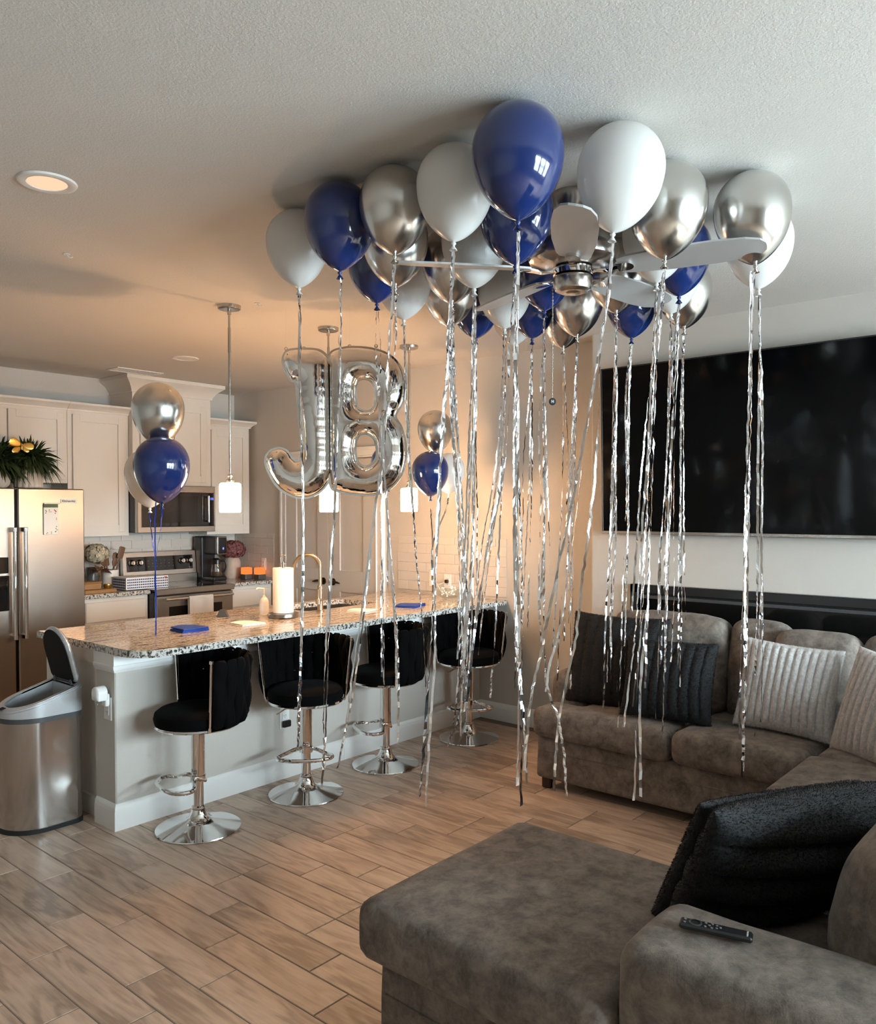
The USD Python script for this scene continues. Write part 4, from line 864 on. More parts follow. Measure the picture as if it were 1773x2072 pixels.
# ---------------------------------------------------------------- sectional along the television wall
sf = thing('sectional_sofa', 'grey-brown sectional sofa along the television wall', 'sofa', (4.3, 1.5, 0))
part('base', join(cushion(3.90, .05, .065, 4.70, 2.61, .315, .02, 8, wrinkle=.002), cushion(2.50, .08, .065, 3.96, 1.06, .315, .02, 8, wrinkle=.002)), 'sofa', sf)
part('base_seam', tube([(3.8985, .1, .225), (3.8985, 2.59, .225)], .003, 6), 'sofa', sf)
for q in (box(3.925, 2.53, 0, 3.985, 2.59, .067, .006), box(4.62, 2.53, 0, 4.68, 2.59, .067, .006), box(2.53, .98, 0, 2.59, 1.04, .067, .006)): part('leg', q, 'leg_wood', sf, smooth=False)
def tseat(poly, z0, z1, r, puff, seed):
    hh = (z1 - z0) / 2; c = poly.centroid; L = math.sqrt(poly.area)
    def prof(d, p):
        w = np.sin(p[:, 0] * 9 + seed + 2 * np.sin(p[:, 1] * 5)) * np.sin(p[:, 1] * 8 + seed)
        return r * (np.sqrt(np.clip(1 - (1 - np.clip(d / r, 0, 1)) ** 2, 0, 1)) - 1) + r + puff * np.clip(d / (L * .45), 0, 1) ** .8 + .0025 * w * np.clip(d / .05, 0, 1)
    m_ = inflate(poly, prof, [0, .08 * r, .25 * r, .5 * r, r], .04, hh - r)
    return mv(m_, (0, 0, z0 + hh))
def rr(a): return a.buffer(-.045).buffer(.045)
part('seat_cushion', tseat(rr(unary_union([sbox(3.855, 1.79, 4.50, 2.42), sbox(3.855, 1.79, 4.09, 2.62)])), .305, .468, .045, .018, 1), 'sofa', sf, smooth=True)
part('seat_cushion', tseat(rr(sbox(3.845, 1.135, 4.50, 1.782)), .315, .475, .045, .022, 2), 'sofa', sf, smooth=True)
part('seat_cushion', tseat(rr(sbox(3.93, .42, 4.50, 1.128)), .312, .468, .045, .015, 5), 'sofa', sf, smooth=True)
part('seat_cushion', tseat(rr(sbox(3.32, .40, 3.925, 1.145)), .315, .478, .045, .015, 3), 'sofa', sf, smooth=True)
part('seat_cushion', tseat(rr(sbox(2.52, .40, 3.312, 1.125)), .31, .460, .045, .012, 4), 'sofa', sf, smooth=True)
part('arm', join(cushion(4.115, 2.425, .30, 4.70, 2.665, .635, .07, 7, (0, .01, .012), .003, 3)), 'sofa', sf)
part('back_frame', join(cushion(4.55, .06, .30, 4.72, 2.62, .865, .04, 7, wrinkle=.003), cushion(2.50, .03, .30, 4.6, .20, .865, .04, 7, wrinkle=.003)), 'sofa', sf)
def backc(y0, y1, x, z1, seed, lean=10, x2=None):
    m_ = cushion(-.10, y0, -.02, .10, y1, z1 - .455, .07, 8, (.045, .01, .02), .005, seed)
    return mv(rot(m_, (0, 1, 0), lean), (x, 0, .475))
part('back_cushion', backc(1.715, 2.40, 4.40, .965, 1), 'sofa', sf)
part('back_cushion', backc(1.39, 1.705, 4.44, .960, 2), 'sofa', sf)
part('back_cushion', backc(1.035, 1.43, 4.33, .945, 3), 'sofa', sf)
part('back_cushion', backc(.42, 1.025, 4.38, .955, 4), 'sofa', sf)
for x0, x1, s_ in ((2.55, 3.22, 6), (3.24, 3.92, 7)):
    m_ = cushion(x0, -.10, -.02, x1, .10, .50, .07, 8, (.01, .045, .02), .005, s_); part('back_cushion', mv(rot(m_, (1, 0, 0), 10), (0, .32, .475)), 'sofa', sf)
# chaise with its arm, nearest the camera
ch = thing('chaise_sofa', 'grey-brown chaise section with a low arm nearest the camera', 'sofa', (2.0, .7, 0))
part('base', join(cushion(1.655, -.35, .05, 2.40, 1.655, .31, .03, 9, wrinkle=.004), ), 'sofa', ch)
part('base_seam', tube(curve([(1.6535, .90, .205), (1.652, 1.30, .204), (1.654, 1.62, .206)], 16), .0035, 6), 'sofa', ch)
part('seat_cushion', tseat(unary_union([sbox(1.605, .885, 2.43, 1.70), sbox(1.91, .0, 2.43, 1.0)]).buffer(-.04).buffer(.04), .30, .478, .05, .018, 8), 'sofa', ch, smooth=True)
part('arm', cushion(1.622, -.40, .05, 1.935, .885, .628, .055, 10, (.010, .010, .010), .004, 5), 'sofa', ch)
part('back_frame', cushion(1.63, -.42, .30, 2.43, -.20, .87, .05, 8, wrinkle=.004), 'sofa', ch)
m_ = cushion(1.90, -.12, -.06, 2.44, .12, .40, .115, 10, (.02, .07, .03), .006, 9)
part('back_cushion', mv(rot(m_, (1, 0, 0), 26), (0, .425, .53)), 'sofa', ch)
for q in (box(1.70, 1.56, 0, 1.76, 1.62, .052, .006), box(2.30, 1.56, 0, 2.36, 1.62, .052, .006), box(1.70, -.3, 0, 1.76, -.24, .052, .006)): part('leg', q, 'leg_wood', ch, smooth=False)

# pillows: centre, right axis, up axis
def cushion_thing(lab, w, h, t_, m_, c, X, Y, cat='throw pillow', group=None, hair=None, **kw):
    t = thing('throw_pillow', lab, cat, c, group=group)
    q = frame(pillow(w, h, t_, **kw), c, X, Y)
    cv_ = part('cover', q, m_, t, smooth=60)
    if hair: fur(cv_, q, hair[0], hair[1], hair[2], kw.get('seed', 0), hair[3])
    return t
cushion_thing('large square black faux fur pillow at the far sofa end', .60, .54, .17, 'fur_black', (4.20, 2.27, .722), (.02, -1, .0), (.26, .04, .96), n=110, ribs=8, depth=.008, seed=1, fuzz=.0008, hair=(9000, .008, 'fur_hair', .0015))
cushion_thing('smaller ribbed black faux fur pillow leaning on the large one', .48, .43, .16, 'fur_black', (4.06, 1.885, .690), (.18, -1, -.02), (.30, .05, .95), n=110, ribs=9, depth=.012, seed=2, fuzz=.0008, hair=(9000, .008, 'fur_hair', .0015))
cushion_thing('grey plush ribbed pillow fully in view on the sofa', .47, .45, .17, 'plush_grey', (4.185, 1.315, .705), (.06, -1, -.06), (.30, .0, .95), n=150, ribs=13, depth=.013, seed=3, fuzz=.0005, hair=(16000, .006, 'plush_hair', .0012))
cushion_thing('grey plush ribbed pillow cut by the right picture edge', .50, .50, .19, 'plush_grey', (4.06, .83, .685), (-.45, -.88, -.08), (.22, -.22, .95), n=150, ribs=13, depth=.014, seed=4, fuzz=.0005, hair=(16000, .006, 'plush_hair', .0012))
PX, PY = np.array([.905, -.42, -.035]), np.array([-.12, -.42, .90])
PN = np.cross(PX, PY); PN /= np.linalg.norm(PN)
c1 = np.array([2.235, .745, .640])
cushion_thing('black faux fur pillow with pleated bands beside the chaise arm', .74, .46, .21, 'fur_black', c1 + PX * .075, PX, PY, n=120, ribs=5, depth=.034, seed=6, horiz=True, fuzz=.0008, hair=(34000, .0075, 'fur_hair', .0010))
cushion_thing('black faux fur pillow behind the pleated one on the chaise', .58, .46, .15, 'fur_black', c1 + PN * .085 * np.sign(PN[1]) + PX * .02 + np.array([0, 0, -.045]), PX, PY, n=120, ribs=7, depth=.014, seed=7, fuzz=.0008, hair=(24000, .0075, 'fur_hair', .0010))

# remote
rm = thing('tv_remote', 'slim black television remote on the chaise arm', 'remote control', (1.79, .712, .652))
rx = np.array([.045, -.148, -.004]); rx /= np.linalg.norm(rx); ry = np.cross([0, 0, 1], rx)
RO = np.array([1.787, .713, .6465])
part('shell', frame(box(-.078, -.0175, -.006, .078, .0175, .007, .004), RO, rx, ry), 'black_plastic', rm, smooth=False)
part('dial', frame(lathe([(.011, .0065), (.0145, .0068), (.0145, .0085), (.011, .0085)], (-.044, 0, 0), 30), RO, rx, ry), 'dark_plastic', rm)
part('button', join(*[frame(mv(lathe([(0, 0), (.0028, 0), (.0028, .0012), (0, .0015)], n=12), (x, y, .007)), RO, rx, ry) for x, y in ((-.067, .007), (-.067, -.007), (-.022, .008), (-.022, -.008), (-.014, 0), (-.008, .009), (-.008, -.009), (.002, .006), (.002, -.006), (.010, 0))]), 'button_grey', rm)
part('logo', text('SAMSUNG', .0035, RO + rx * .067 + np.array([0, 0, .0071]), ry, -rx, .0003), 'plate_white', rm, smooth=False)

# television and fireplace
tv = thing('television', 'very large black flat television on the wall', 'television', (4.72, 1.69, 1.96))
def tilt(m_): return rot(m_, (0, 1, 0), -1.6, (4.71, 0, 1.43))
part('screen', tilt(box(4.709, .755, 1.452, 4.714, 2.635, 2.484)), 'tv_screen', tv, smooth=False)
part('bezel', tilt(join(box(4.706, .748, 2.480, 4.735, 2.642, 2.488, .001), box(4.706, .748, 1.44, 4.735, .757, 2.486, .001), box(4.706, 2.633, 1.44, 4.735, 2.642, 2.486, .001), box(4.712, .748, 1.45, 4.75, 2.642, 2.48, .004))), 'black_plastic', tv, smooth=False)
part('bottom_trim', tilt(box(4.705, .748, 1.434, 4.738, 2.642, 1.4525, .002)), 'nickel', tv, smooth=False)
part('wall_mount', box(4.74, 1.3, 1.7, XT - .001, 2.1, 2.2), 'black_plastic', tv, smooth=False)
fp = thing('electric_fireplace', 'long black wall-mounted electric fireplace behind the sofa', 'fireplace', (4.77, 1.6, .5))
part('frame', join(box(4.755, .55, 1.062, XT - .001, 2.468, 1.115, .003), box(4.755, .55, .50, XT - .001, 2.468, .55, .003), box(4.755, .55, .50, XT - .001, .60, 1.115, .003), box(4.755, 2.418, .50, XT - .001, 2.468, 1.115, .003)), 'black_plastic', fp, smooth=False)
part('heater_slot', box(4.7545, .60, 1.030, 4.79, 2.42, 1.050, .002), 'dark_plastic', fp, smooth=False)
part('back_panel', box(4.792, .58, .53, 4.798, 2.44, 1.08), 'dark_hole', fp, smooth=False)
part('glass', box(4.762, .60, .55, 4.765, 2.418, 1.03), 'fire_glass', fp, smooth=False)
solo('power_cable', tube(curve([(4.945, 2.93, .60), (4.935, 3.0, .58), (4.93, 3.02, .46), (4.93, 3.03, .33), (4.94, 2.97, .24), (4.93, 2.93, .15), (4.93, 2.98, .08), (4.94, 2.92, .012)], 50), .004, 6), 'cord_black', 'thin black cord hanging down the far wall behind the sofa', 'cord')

# ---------------------------------------------------------------- ceiling fan
FX, FY = 2.61, 1.59
fan = thing('ceiling_fan', 'brushed nickel ceiling fan with five pale blades among the balloons', 'ceiling fan', (FX, FY, CEIL))
part('canopy', lathe([(0, 2.665), (.028, 2.665), (.034, 2.660), (.060, 2.672), (.072, 2.70), (.076, 2.735), (.076, CEIL), (0, CEIL)], (FX, FY, 0), 44), 'fan_nickel', fan)
part('downrod', join(cyl((FX, FY, 2.60), (FX, FY, 2.68), .014), lathe([(0, 2.612), (.024, 2.612), (.026, 2.628), (.02, 2.638), (0, 2.638)], (FX, FY, 0))), 'fan_nickel', fan)
part('motor_housing', lathe([(0, 2.612), (.05, 2.612), (.10, 2.604), (.145, 2.580), (.165, 2.545), (.168, 2.520), (.158, 2.497), (.135, 2.484), (.09, 2.476), (0, 2.474)], (FX, FY, 0), 60), 'fan_nickel', fan)
part('hub_band', lathe([(0, 2.475), (.062, 2.475), (.072, 2.470), (.072, 2.447), (.062, 2.444), (0, 2.444)], (FX, FY, 0), 48), 'chrome', fan)
part('switch_cup', lathe([(0, 2.440), (.068, 2.440), (.071, 2.434), (.071, 2.406), (.064, 2.392), (.050, 2.386), (.046, 2.384), (.0, 2.383)], (FX, FY, 0), 48), 'fan_nickel', fan)
part('bottom_cap', lathe([(0, 2.3785), (.022, 2.379), (.030, 2.3835), (0, 2.384)], (FX, FY, 0), 30), 'faucet_gold', fan)
outl = Polygon([(.17, -.048), (.20, -.060), (.34, -.074), (.50, -.075), (.60, -.064), (.645, -.045), (.66, -.022), (.662, .0), (.66, .022), (.645, .045), (.60, .064), (.50, .075), (.34, .074), (.20, .060), (.17, .048)]).buffer(.006).buffer(-.006)
for ang in (-148, 140, 68, -4, -76):
    def pl(m_): 
        m_ = rot(m_, (1, 0, 0), -12, (0, 0, 2.462)); m_ = rot(m_, (0, 0, 1), ang); return mv(m_, (FX, FY, 0))
    part('blade', pl(extr(outl, 2.459, 2.466)), 'fan_blade', fan, smooth=False)
    arm = [(.055, 0, 2.462), (.085, 0, 2.452), (.115, 0, 2.447), (.145, 0, 2.452), (.185, 0, 2.458)]
    C = curve(arm, 16); v = np.array([[x, s * (.013 + .012 * max(0, (x - .13) / .06)), z + q] for (x, _, z) in C for s, q in ((-1, 0), (1, 0), (1, .006), (-1, .006))]); k = len(C)
    f = [[i * 4 + j, i * 4 + (j + 1) % 4, i * 4 + 4 + (j + 1) % 4, i * 4 + 4 + j] for i in range(k - 1) for j in range(4)] + [[0, 3, 2, 1], [k * 4 - 4, k * 4 - 3, k * 4 - 2, k * 4 - 1]]
    part('blade_bracket', join(mv(rot((v, tri(f)), (0, 0, 1), ang), (FX, FY, 0)), pl(extr(Point(.195, 0).buffer(.028, 12).union(sbox(.165, -.028, .2, .028)), 2.452, 2.4592))), 'chrome', fan)
cx_, cy_ = 2.585, 1.66
pc = part('pull_chain', join(tube([(cx_, cy_, 2.41), (cx_, cy_, 2.005)], .0012, 5), *[mv(trimesh.creation.icosphere(subdivisions=1, radius=.0028), (cx_, cy_, 2.40 - .0125 * k)) for k in range(32)]), 'nickel', fan, kind='stuff')
part('pull_pendant', frame(lathe([(0, -.004), (.011, -.004), (.0135, 0), (.011, .004), (0, .004)], n=24), (cx_, cy_, 1.990), RIGHT, UP), 'print_black', fan)
part('pendant_letter', text('H', .010, np.array([cx_, cy_, 1.990]) - FWD * .0042, RIGHT, UP, .0006, bold=True), 'plate_white', fan, smooth=False)

# ---------------------------------------------------------------- helium balloons with tinsel streamers
BALLOONS = [
 ('w', 2.057, 2.47, 0.238, [
   [(2.056,2.47,2.429),(2.051,2.463,2.03),(2.052,2.449,1.631),(2.042,2.446,1.175),(2.031,2.45,0.89),(2.025,2.45,0.666)],
   [(2.059,2.467,2.429),(2.054,2.458,1.992),(2.053,2.445,1.555),(2.045,2.444,1.194),(2.034,2.447,0.89),(2.027,2.449,0.7)],
  ]),
 ('b', 1.978, 2.153, 0.249, [
   [(1.978,2.152,2.417),(1.971,2.152,2.167),(1.962,2.151,1.819),(1.951,2.156,1.558),(1.936,2.164,1.245),(1.921,2.169,0.862),(1.906,2.178,0.61)],
   [(1.98,2.15,2.417),(1.971,2.147,1.993),(1.947,2.159,1.506),(1.925,2.173,1.123),(1.915,2.176,0.862),(1.914,2.171,0.671)],
  ]),
 ('s', 2.007, 1.914, 0.237, [
   [(2.008,1.913,2.429),(1.998,1.919,2.273),(1.986,1.927,2.057),(1.969,1.937,1.759),(1.947,1.955,1.543),(1.921,1.977,1.244),(1.893,2.001,0.979),(1.871,2.022,0.829),(1.854,2.038,0.722)],
   [(2.005,1.916,2.429),(1.993,1.924,2.223),(1.983,1.93,2.041),(1.967,1.939,1.759),(1.941,1.961,1.51),(1.913,1.985,1.228),(1.882,2.012,0.946),(1.866,2.024,0.713)],
  ]),
 ('w', 2.011, 1.661, 0.244, [
   [(2.01,1.662,2.423),(2.002,1.666,2.264),(1.992,1.671,2.077),(1.979,1.679,1.874),(1.967,1.686,1.639),(1.955,1.692,1.405),(1.943,1.699,1.171),(1.927,1.709,0.89),(1.912,1.72,0.684)],
   [(2.012,1.659,2.423),(2.003,1.663,2.233),(1.992,1.67,2.045),(1.98,1.678,1.827),(1.969,1.683,1.608),(1.956,1.691,1.358),(1.951,1.689,1.124),(1.937,1.698,0.89),(1.924,1.705,0.652)],
  ]),
 ('b', 1.929, 1.356, 0.263, [
   [(1.929,1.356,2.399),(1.926,1.355,2.266),(1.919,1.356,2.056),(1.912,1.355,1.775),(1.909,1.351,1.564),(1.905,1.348,1.283),(1.909,1.337,1.073),(1.901,1.337,0.806)],
   [(1.93,1.355,2.399),(1.926,1.354,2.252),(1.92,1.354,2.028),(1.912,1.353,1.719),(1.911,1.349,1.522),(1.908,1.343,1.241),(1.913,1.329,1.016),(1.906,1.329,0.749)],
   [(1.929,1.356,2.399),(1.922,1.354,2.106),(1.92,1.347,1.813),(1.912,1.347,1.52),(1.912,1.338,1.227),(1.911,1.33,0.934)],
  ]),
 ('w', 2.214, 1.21, 0.259, [
   [(2.213,1.211,2.402),(2.206,1.215,2.287),(2.192,1.227,2.154),(2.173,1.244,1.991),(2.151,1.265,1.829),(2.129,1.285,1.666),(2.102,1.311,1.489),(2.075,1.337,1.311),(2.053,1.357,1.164),(2.03,1.379,1.016),(2.015,1.391,0.809)],
   [(2.215,1.208,2.402),(2.202,1.217,2.227),(2.183,1.234,2.05),(2.175,1.237,1.814),(2.16,1.247,1.607),(2.139,1.265,1.4),(2.121,1.279,1.208),(2.085,1.313,0.964),(2.071,1.323,0.75)],
   [(2.215,1.208,2.402),(2.192,1.228,2.168),(2.156,1.26,1.858),(2.127,1.284,1.563),(2.098,1.308,1.282),(2.064,1.341,1.082),(2.084,1.315,0.964),(2.092,1.301,0.853),(2.096,1.293,0.735)],
  ]),
 ('s', 2.566, 1.211, 0.259, [
   [(2.565,1.212,2.398),(2.554,1.221,2.264),(2.536,1.236,2.084),(2.526,1.24,1.854),(2.513,1.246,1.559),(2.501,1.254,1.346),(2.484,1.261,0.985),(2.471,1.265,0.625)],
   [(2.567,1.21,2.398),(2.557,1.216,2.231),(2.54,1.23,2.035),(2.529,1.235,1.805),(2.519,1.239,1.543),(2.513,1.238,1.313),(2.49,1.254,0.985),(2.486,1.248,0.638)],
   [(2.565,1.212,2.398),(2.546,1.225,2.118),(2.534,1.231,1.838),(2.523,1.234,1.558),(2.511,1.239,1.278),(2.501,1.242,0.998)],
  ]),
 ('s', 2.845, 1.012, 0.253, [
   [(2.84,1.016,2.405),(2.828,1.017,1.98),(2.818,1.018,1.642),(2.81,1.019,1.389),(2.804,1.018,1.136),(2.795,1.02,0.883),(2.786,1.023,0.677)],
   [(2.836,1.022,2.405),(2.825,1.022,2.047),(2.813,1.023,1.642),(2.804,1.023,1.305),(2.799,1.02,1.035),(2.792,1.022,0.832),(2.788,1.022,0.697)],
   [(2.84,1.016,2.405),(2.828,1.02,2.085),(2.815,1.025,1.765),(2.804,1.028,1.445),(2.792,1.032,1.125),(2.783,1.032,0.804)],
  ]),
 ('w', 3.176, 1.117, 0.25, [
   [(3.175,1.117,2.415),(3.17,1.111,2.024),(3.162,1.109,1.648),(3.154,1.105,1.272),(3.147,1.107,1.084),(3.138,1.107,0.717)],
   [(3.178,1.114,2.415),(3.174,1.106,2.024),(3.173,1.096,1.648),(3.165,1.094,1.309),(3.155,1.099,1.102),(3.143,1.104,0.82)],
   [(3.175,1.117,2.415),(3.179,1.103,2.089),(3.175,1.097,1.762),(3.167,1.095,1.435),(3.164,1.088,1.108),(3.155,1.089,0.781)],
  ]),
 ('b', 2.3, 1.627, 0.256, [
   [(2.3,1.627,2.408),(2.293,1.632,2.298),(2.284,1.638,2.181),(2.276,1.644,2.063),(2.266,1.649,1.844),(2.252,1.659,1.66),(2.227,1.683,1.492),(2.205,1.704,1.323),(2.186,1.719,1.139),(2.169,1.733,0.937)],
   [(2.302,1.624,2.408),(2.297,1.625,2.248),(2.292,1.625,2.046),(2.289,1.621,1.811),(2.287,1.612,1.475),(2.285,1.606,1.206),(2.294,1.586,0.886),(2.297,1.575,0.659)],
   [(2.3,1.627,2.408),(2.284,1.639,2.174),(2.277,1.639,1.94),(2.262,1.649,1.706),(2.229,1.68,1.472),(2.203,1.703,1.239)],
  ]),
 ('b', 2.381, 2.371, 0.25, [
   [(2.381,2.371,2.413),(2.375,2.373,2.256),(2.379,2.361,2.055),(2.38,2.347,1.653),(2.379,2.336,1.251),(2.374,2.329,0.879)],
   [(2.384,2.368,2.413),(2.387,2.357,2.216),(2.384,2.352,1.935),(2.38,2.345,1.573),(2.373,2.341,1.211),(2.37,2.336,0.909)],
  ]),
 ('s', 2.256, 2.149, 0.25, [
   [(2.257,2.148,2.414),(2.253,2.146,2.208),(2.221,2.171,1.835),(2.227,2.154,1.499),(2.237,2.134,1.238),(2.241,2.122,1.014),(2.235,2.118,0.706)],
   [(2.255,2.15,2.414),(2.249,2.152,2.246),(2.218,2.176,1.873),(2.221,2.164,1.63),(2.231,2.143,1.313),(2.236,2.13,1.089),(2.236,2.124,0.902)],
  ]),
 ('w', 2.664, 2.486, 0.25, [
   [(2.664,2.486,2.412),(2.665,2.471,1.977),(2.675,2.448,1.65),(2.682,2.431,1.368),(2.696,2.406,1.088),(2.7,2.392,0.806)],
   [(2.665,2.485,2.412),(2.667,2.469,2.008),(2.678,2.444,1.615),(2.686,2.426,1.331),(2.698,2.402,1.047),(2.702,2.386,0.697)],
  ]),
 ('s', 2.587, 2.145, 0.25, [
   [(2.587,2.145,2.415),(2.584,2.14,2.157),(2.585,2.13,1.855),(2.592,2.11,1.532),(2.598,2.094,1.25),(2.596,2.087,0.948),(2.577,2.103,0.746),(2.545,2.137,0.621)],
   [(2.59,2.142,2.415),(2.586,2.139,2.177),(2.583,2.131,1.855),(2.588,2.117,1.572),(2.585,2.11,1.25),(2.582,2.102,0.887),(2.575,2.104,0.686)],
   [(2.587,2.145,2.415),(2.59,2.133,2.144),(2.594,2.119,1.873),(2.6,2.104,1.602),(2.603,2.091,1.331),(2.606,2.079,1.06)],
   [(2.587,2.145,2.415),(2.587,2.135,2.093),(2.597,2.113,1.771),(2.604,2.094,1.45),(2.608,2.079,1.128),(2.597,2.082,0.806)],
  ]),
 ('s', 2.911, 2.428, 0.25, [
   [(2.911,2.428,2.416),(2.908,2.423,2.161),(2.912,2.408,1.843),(2.92,2.389,1.524),(2.924,2.374,1.206),(2.923,2.365,0.91),(2.899,2.386,0.66),(2.88,2.403,0.523)],
   [(2.911,2.428,2.416),(2.913,2.415,2.082),(2.919,2.397,1.748),(2.925,2.379,1.415),(2.932,2.361,1.081),(2.919,2.365,0.747)],
   [(2.911,2.428,2.416),(2.911,2.418,2.096),(2.922,2.395,1.775),(2.931,2.374,1.455),(2.94,2.353,1.134),(2.926,2.359,0.814)],
  ]),
 ('w', 2.463, 1.932, 0.25, [
   [(2.462,1.932,2.417),(2.459,1.929,2.211),(2.449,1.928,1.836),(2.441,1.926,1.461),(2.424,1.937,1.18),(2.409,1.947,0.936),(2.401,1.95,0.73)],
   [(2.465,1.929,2.417),(2.461,1.926,2.174),(2.451,1.927,1.836),(2.444,1.924,1.499),(2.43,1.93,1.199),(2.42,1.934,0.936),(2.411,1.939,0.768)],
   [(2.462,1.932,2.417),(2.451,1.935,2.101),(2.439,1.938,1.785),(2.431,1.938,1.468),(2.41,1.952,1.152),(2.391,1.965,0.835)],
   [(2.462,1.932,2.417),(2.452,1.935,2.139),(2.44,1.94,1.86),(2.429,1.944,1.581),(2.415,1.951,1.302),(2.397,1.964,1.023)],
  ]),
 ('b', 3.19, 2.493, 0.25, [
   [(3.19,2.493,2.416),(3.184,2.491,2.151),(3.173,2.489,1.665),(3.16,2.488,1.18),(3.142,2.498,0.816),(3.124,2.512,0.597)],
   [(3.19,2.493,2.416),(3.176,2.499,2.087),(3.161,2.505,1.758),(3.149,2.509,1.429),(3.133,2.517,1.1),(3.117,2.525,0.771)],
   [(3.19,2.493,2.416),(3.187,2.488,2.134),(3.181,2.485,1.852),(3.181,2.477,1.57),(3.174,2.475,1.288),(3.164,2.478,1.006)],
  ]),
 ('w', 3.102, 2.255, 0.25, [
   [(3.1,2.257,2.416),(3.101,2.252,2.304),(3.091,2.256,2.051),(3.072,2.27,1.776),(3.04,2.297,1.478),(3.014,2.32,1.248),(2.991,2.34,1.019),(2.965,2.361,0.744)],
   [(3.106,2.25,2.416),(3.098,2.25,2.12),(3.08,2.256,1.661),(3.064,2.264,1.317),(3.048,2.271,0.973),(3.03,2.284,0.716)],
   [(3.1,2.257,2.416),(3.096,2.252,2.116),(3.086,2.254,1.816),(3.056,2.28,1.516),(3.024,2.308,1.215),(2.998,2.328,0.915)],
   [(3.1,2.257,2.416),(3.09,2.261,2.171),(3.076,2.269,1.926),(3.052,2.289,1.681),(3.019,2.321,1.436),(2.997,2.338,1.191)],
  ]),
 ('w', 3.553, 2.522, 0.231, [
   [(3.552,2.522,2.439),(3.548,2.519,2.192),(3.547,2.504,1.671),(3.543,2.491,1.15),(3.526,2.495,0.649)],
   [(3.552,2.522,2.439),(3.557,2.508,2.163),(3.557,2.499,1.887),(3.559,2.487,1.611),(3.561,2.476,1.335),(3.558,2.471,1.059)],
   [(3.552,2.522,2.439),(3.559,2.505,2.149),(3.549,2.507,1.859),(3.559,2.486,1.569),(3.559,2.477,1.279),(3.555,2.472,0.989)],
  ]),
 ('b', 3.432, 2.325, 0.238, [
   [(3.432,2.325,2.431),(3.424,2.325,2.161),(3.413,2.326,1.79),(3.398,2.333,1.469),(3.379,2.342,1.048),(3.368,2.343,0.678)],
   [(3.432,2.325,2.431),(3.427,2.321,2.144),(3.423,2.317,1.857),(3.414,2.318,1.57),(3.403,2.322,1.283),(3.394,2.323,0.996)],
   [(3.432,2.325,2.431),(3.416,2.333,2.126),(3.393,2.351,1.821),(3.386,2.348,1.517),(3.364,2.365,1.212),(3.351,2.37,0.908)],
  ]),
 ('b', 2.933, 1.924, 0.25, [
   [(2.933,1.924,2.415),(2.926,1.924,2.156),(2.921,1.92,1.864),(2.916,1.913,1.446),(2.911,1.909,1.133),(2.911,1.899,0.82)],
   [(2.934,1.923,2.415),(2.928,1.92,2.114),(2.925,1.913,1.78),(2.912,1.916,1.404),(2.9,1.922,1.133),(2.905,1.91,0.966)],
   [(2.933,1.924,2.415),(2.92,1.931,2.157),(2.909,1.936,1.899),(2.911,1.926,1.641),(2.901,1.928,1.383),(2.897,1.925,1.125)],
   [(2.933,1.924,2.415),(2.929,1.921,2.166),(2.929,1.914,1.917),(2.929,1.905,1.669),(2.931,1.895,1.42),(2.927,1.891,1.172)],
  ]),
 ('s', 3.462, 2.084, 0.254, [
   [(3.462,2.084,2.41),(3.453,2.086,2.142),(3.443,2.087,1.784),(3.431,2.09,1.473),(3.421,2.091,1.114),(3.414,2.086,0.719)],
   [(3.464,2.082,2.41),(3.454,2.084,2.095),(3.445,2.083,1.736),(3.435,2.084,1.425),(3.427,2.084,1.114),(3.423,2.077,0.767)],
   [(3.462,2.084,2.41),(3.45,2.089,2.119),(3.432,2.101,1.827),(3.423,2.101,1.536),(3.409,2.109,1.244),(3.398,2.113,0.953)],
   [(3.462,2.084,2.41),(3.45,2.089,2.136),(3.436,2.097,1.861),(3.427,2.099,1.587),(3.417,2.102,1.312),(3.414,2.096,1.038)],
  ]),
 ('s', 3.686, 2.302, 0.25, [
   [(3.686,2.302,2.415),(3.689,2.287,2.057),(3.687,2.276,1.67),(3.669,2.285,1.283),(3.652,2.297,1.025),(3.638,2.303,0.694)],
   [(3.686,2.302,2.415),(3.681,2.298,2.107),(3.674,2.296,1.798),(3.662,2.3,1.49),(3.644,2.312,1.181),(3.626,2.322,0.873)],
   [(3.686,2.302,2.415),(3.691,2.286,2.118),(3.695,2.273,1.821),(3.692,2.266,1.524),(3.678,2.273,1.226),(3.658,2.287,0.929)],
  ]),
 ('s', 3.154, 1.707, 0.254, [
   [(3.154,1.707,2.41),(3.14,1.712,2.076),(3.131,1.713,1.76),(3.121,1.714,1.445),(3.104,1.724,1.129),(3.09,1.727,0.73)],
   [(3.156,1.704,2.41),(3.144,1.708,2.076),(3.134,1.708,1.739),(3.125,1.709,1.403),(3.113,1.713,1.129),(3.102,1.717,0.856)],
   [(3.154,1.707,2.41),(3.148,1.705,2.129),(3.142,1.702,1.849),(3.135,1.702,1.568),(3.122,1.708,1.288),(3.115,1.707,1.007)],
   [(3.154,1.707,2.41),(3.151,1.701,2.096),(3.142,1.701,1.782),(3.137,1.696,1.468),(3.122,1.704,1.154),(3.113,1.705,0.839)],
  ]),
 ('b', 3.681, 1.909, 0.25, [
   [(3.68,1.908,2.416),(3.657,1.927,2.149),(3.652,1.917,1.665),(3.637,1.923,1.301),(3.619,1.928,0.817),(3.605,1.935,0.521)],
   [(3.684,1.905,2.416),(3.672,1.911,2.198),(3.661,1.911,1.786),(3.651,1.91,1.422),(3.619,1.934,0.962),(3.605,1.941,0.696)],
   [(3.68,1.908,2.416),(3.665,1.916,2.087),(3.658,1.914,1.759),(3.652,1.91,1.43),(3.642,1.911,1.102),(3.631,1.913,0.773)],
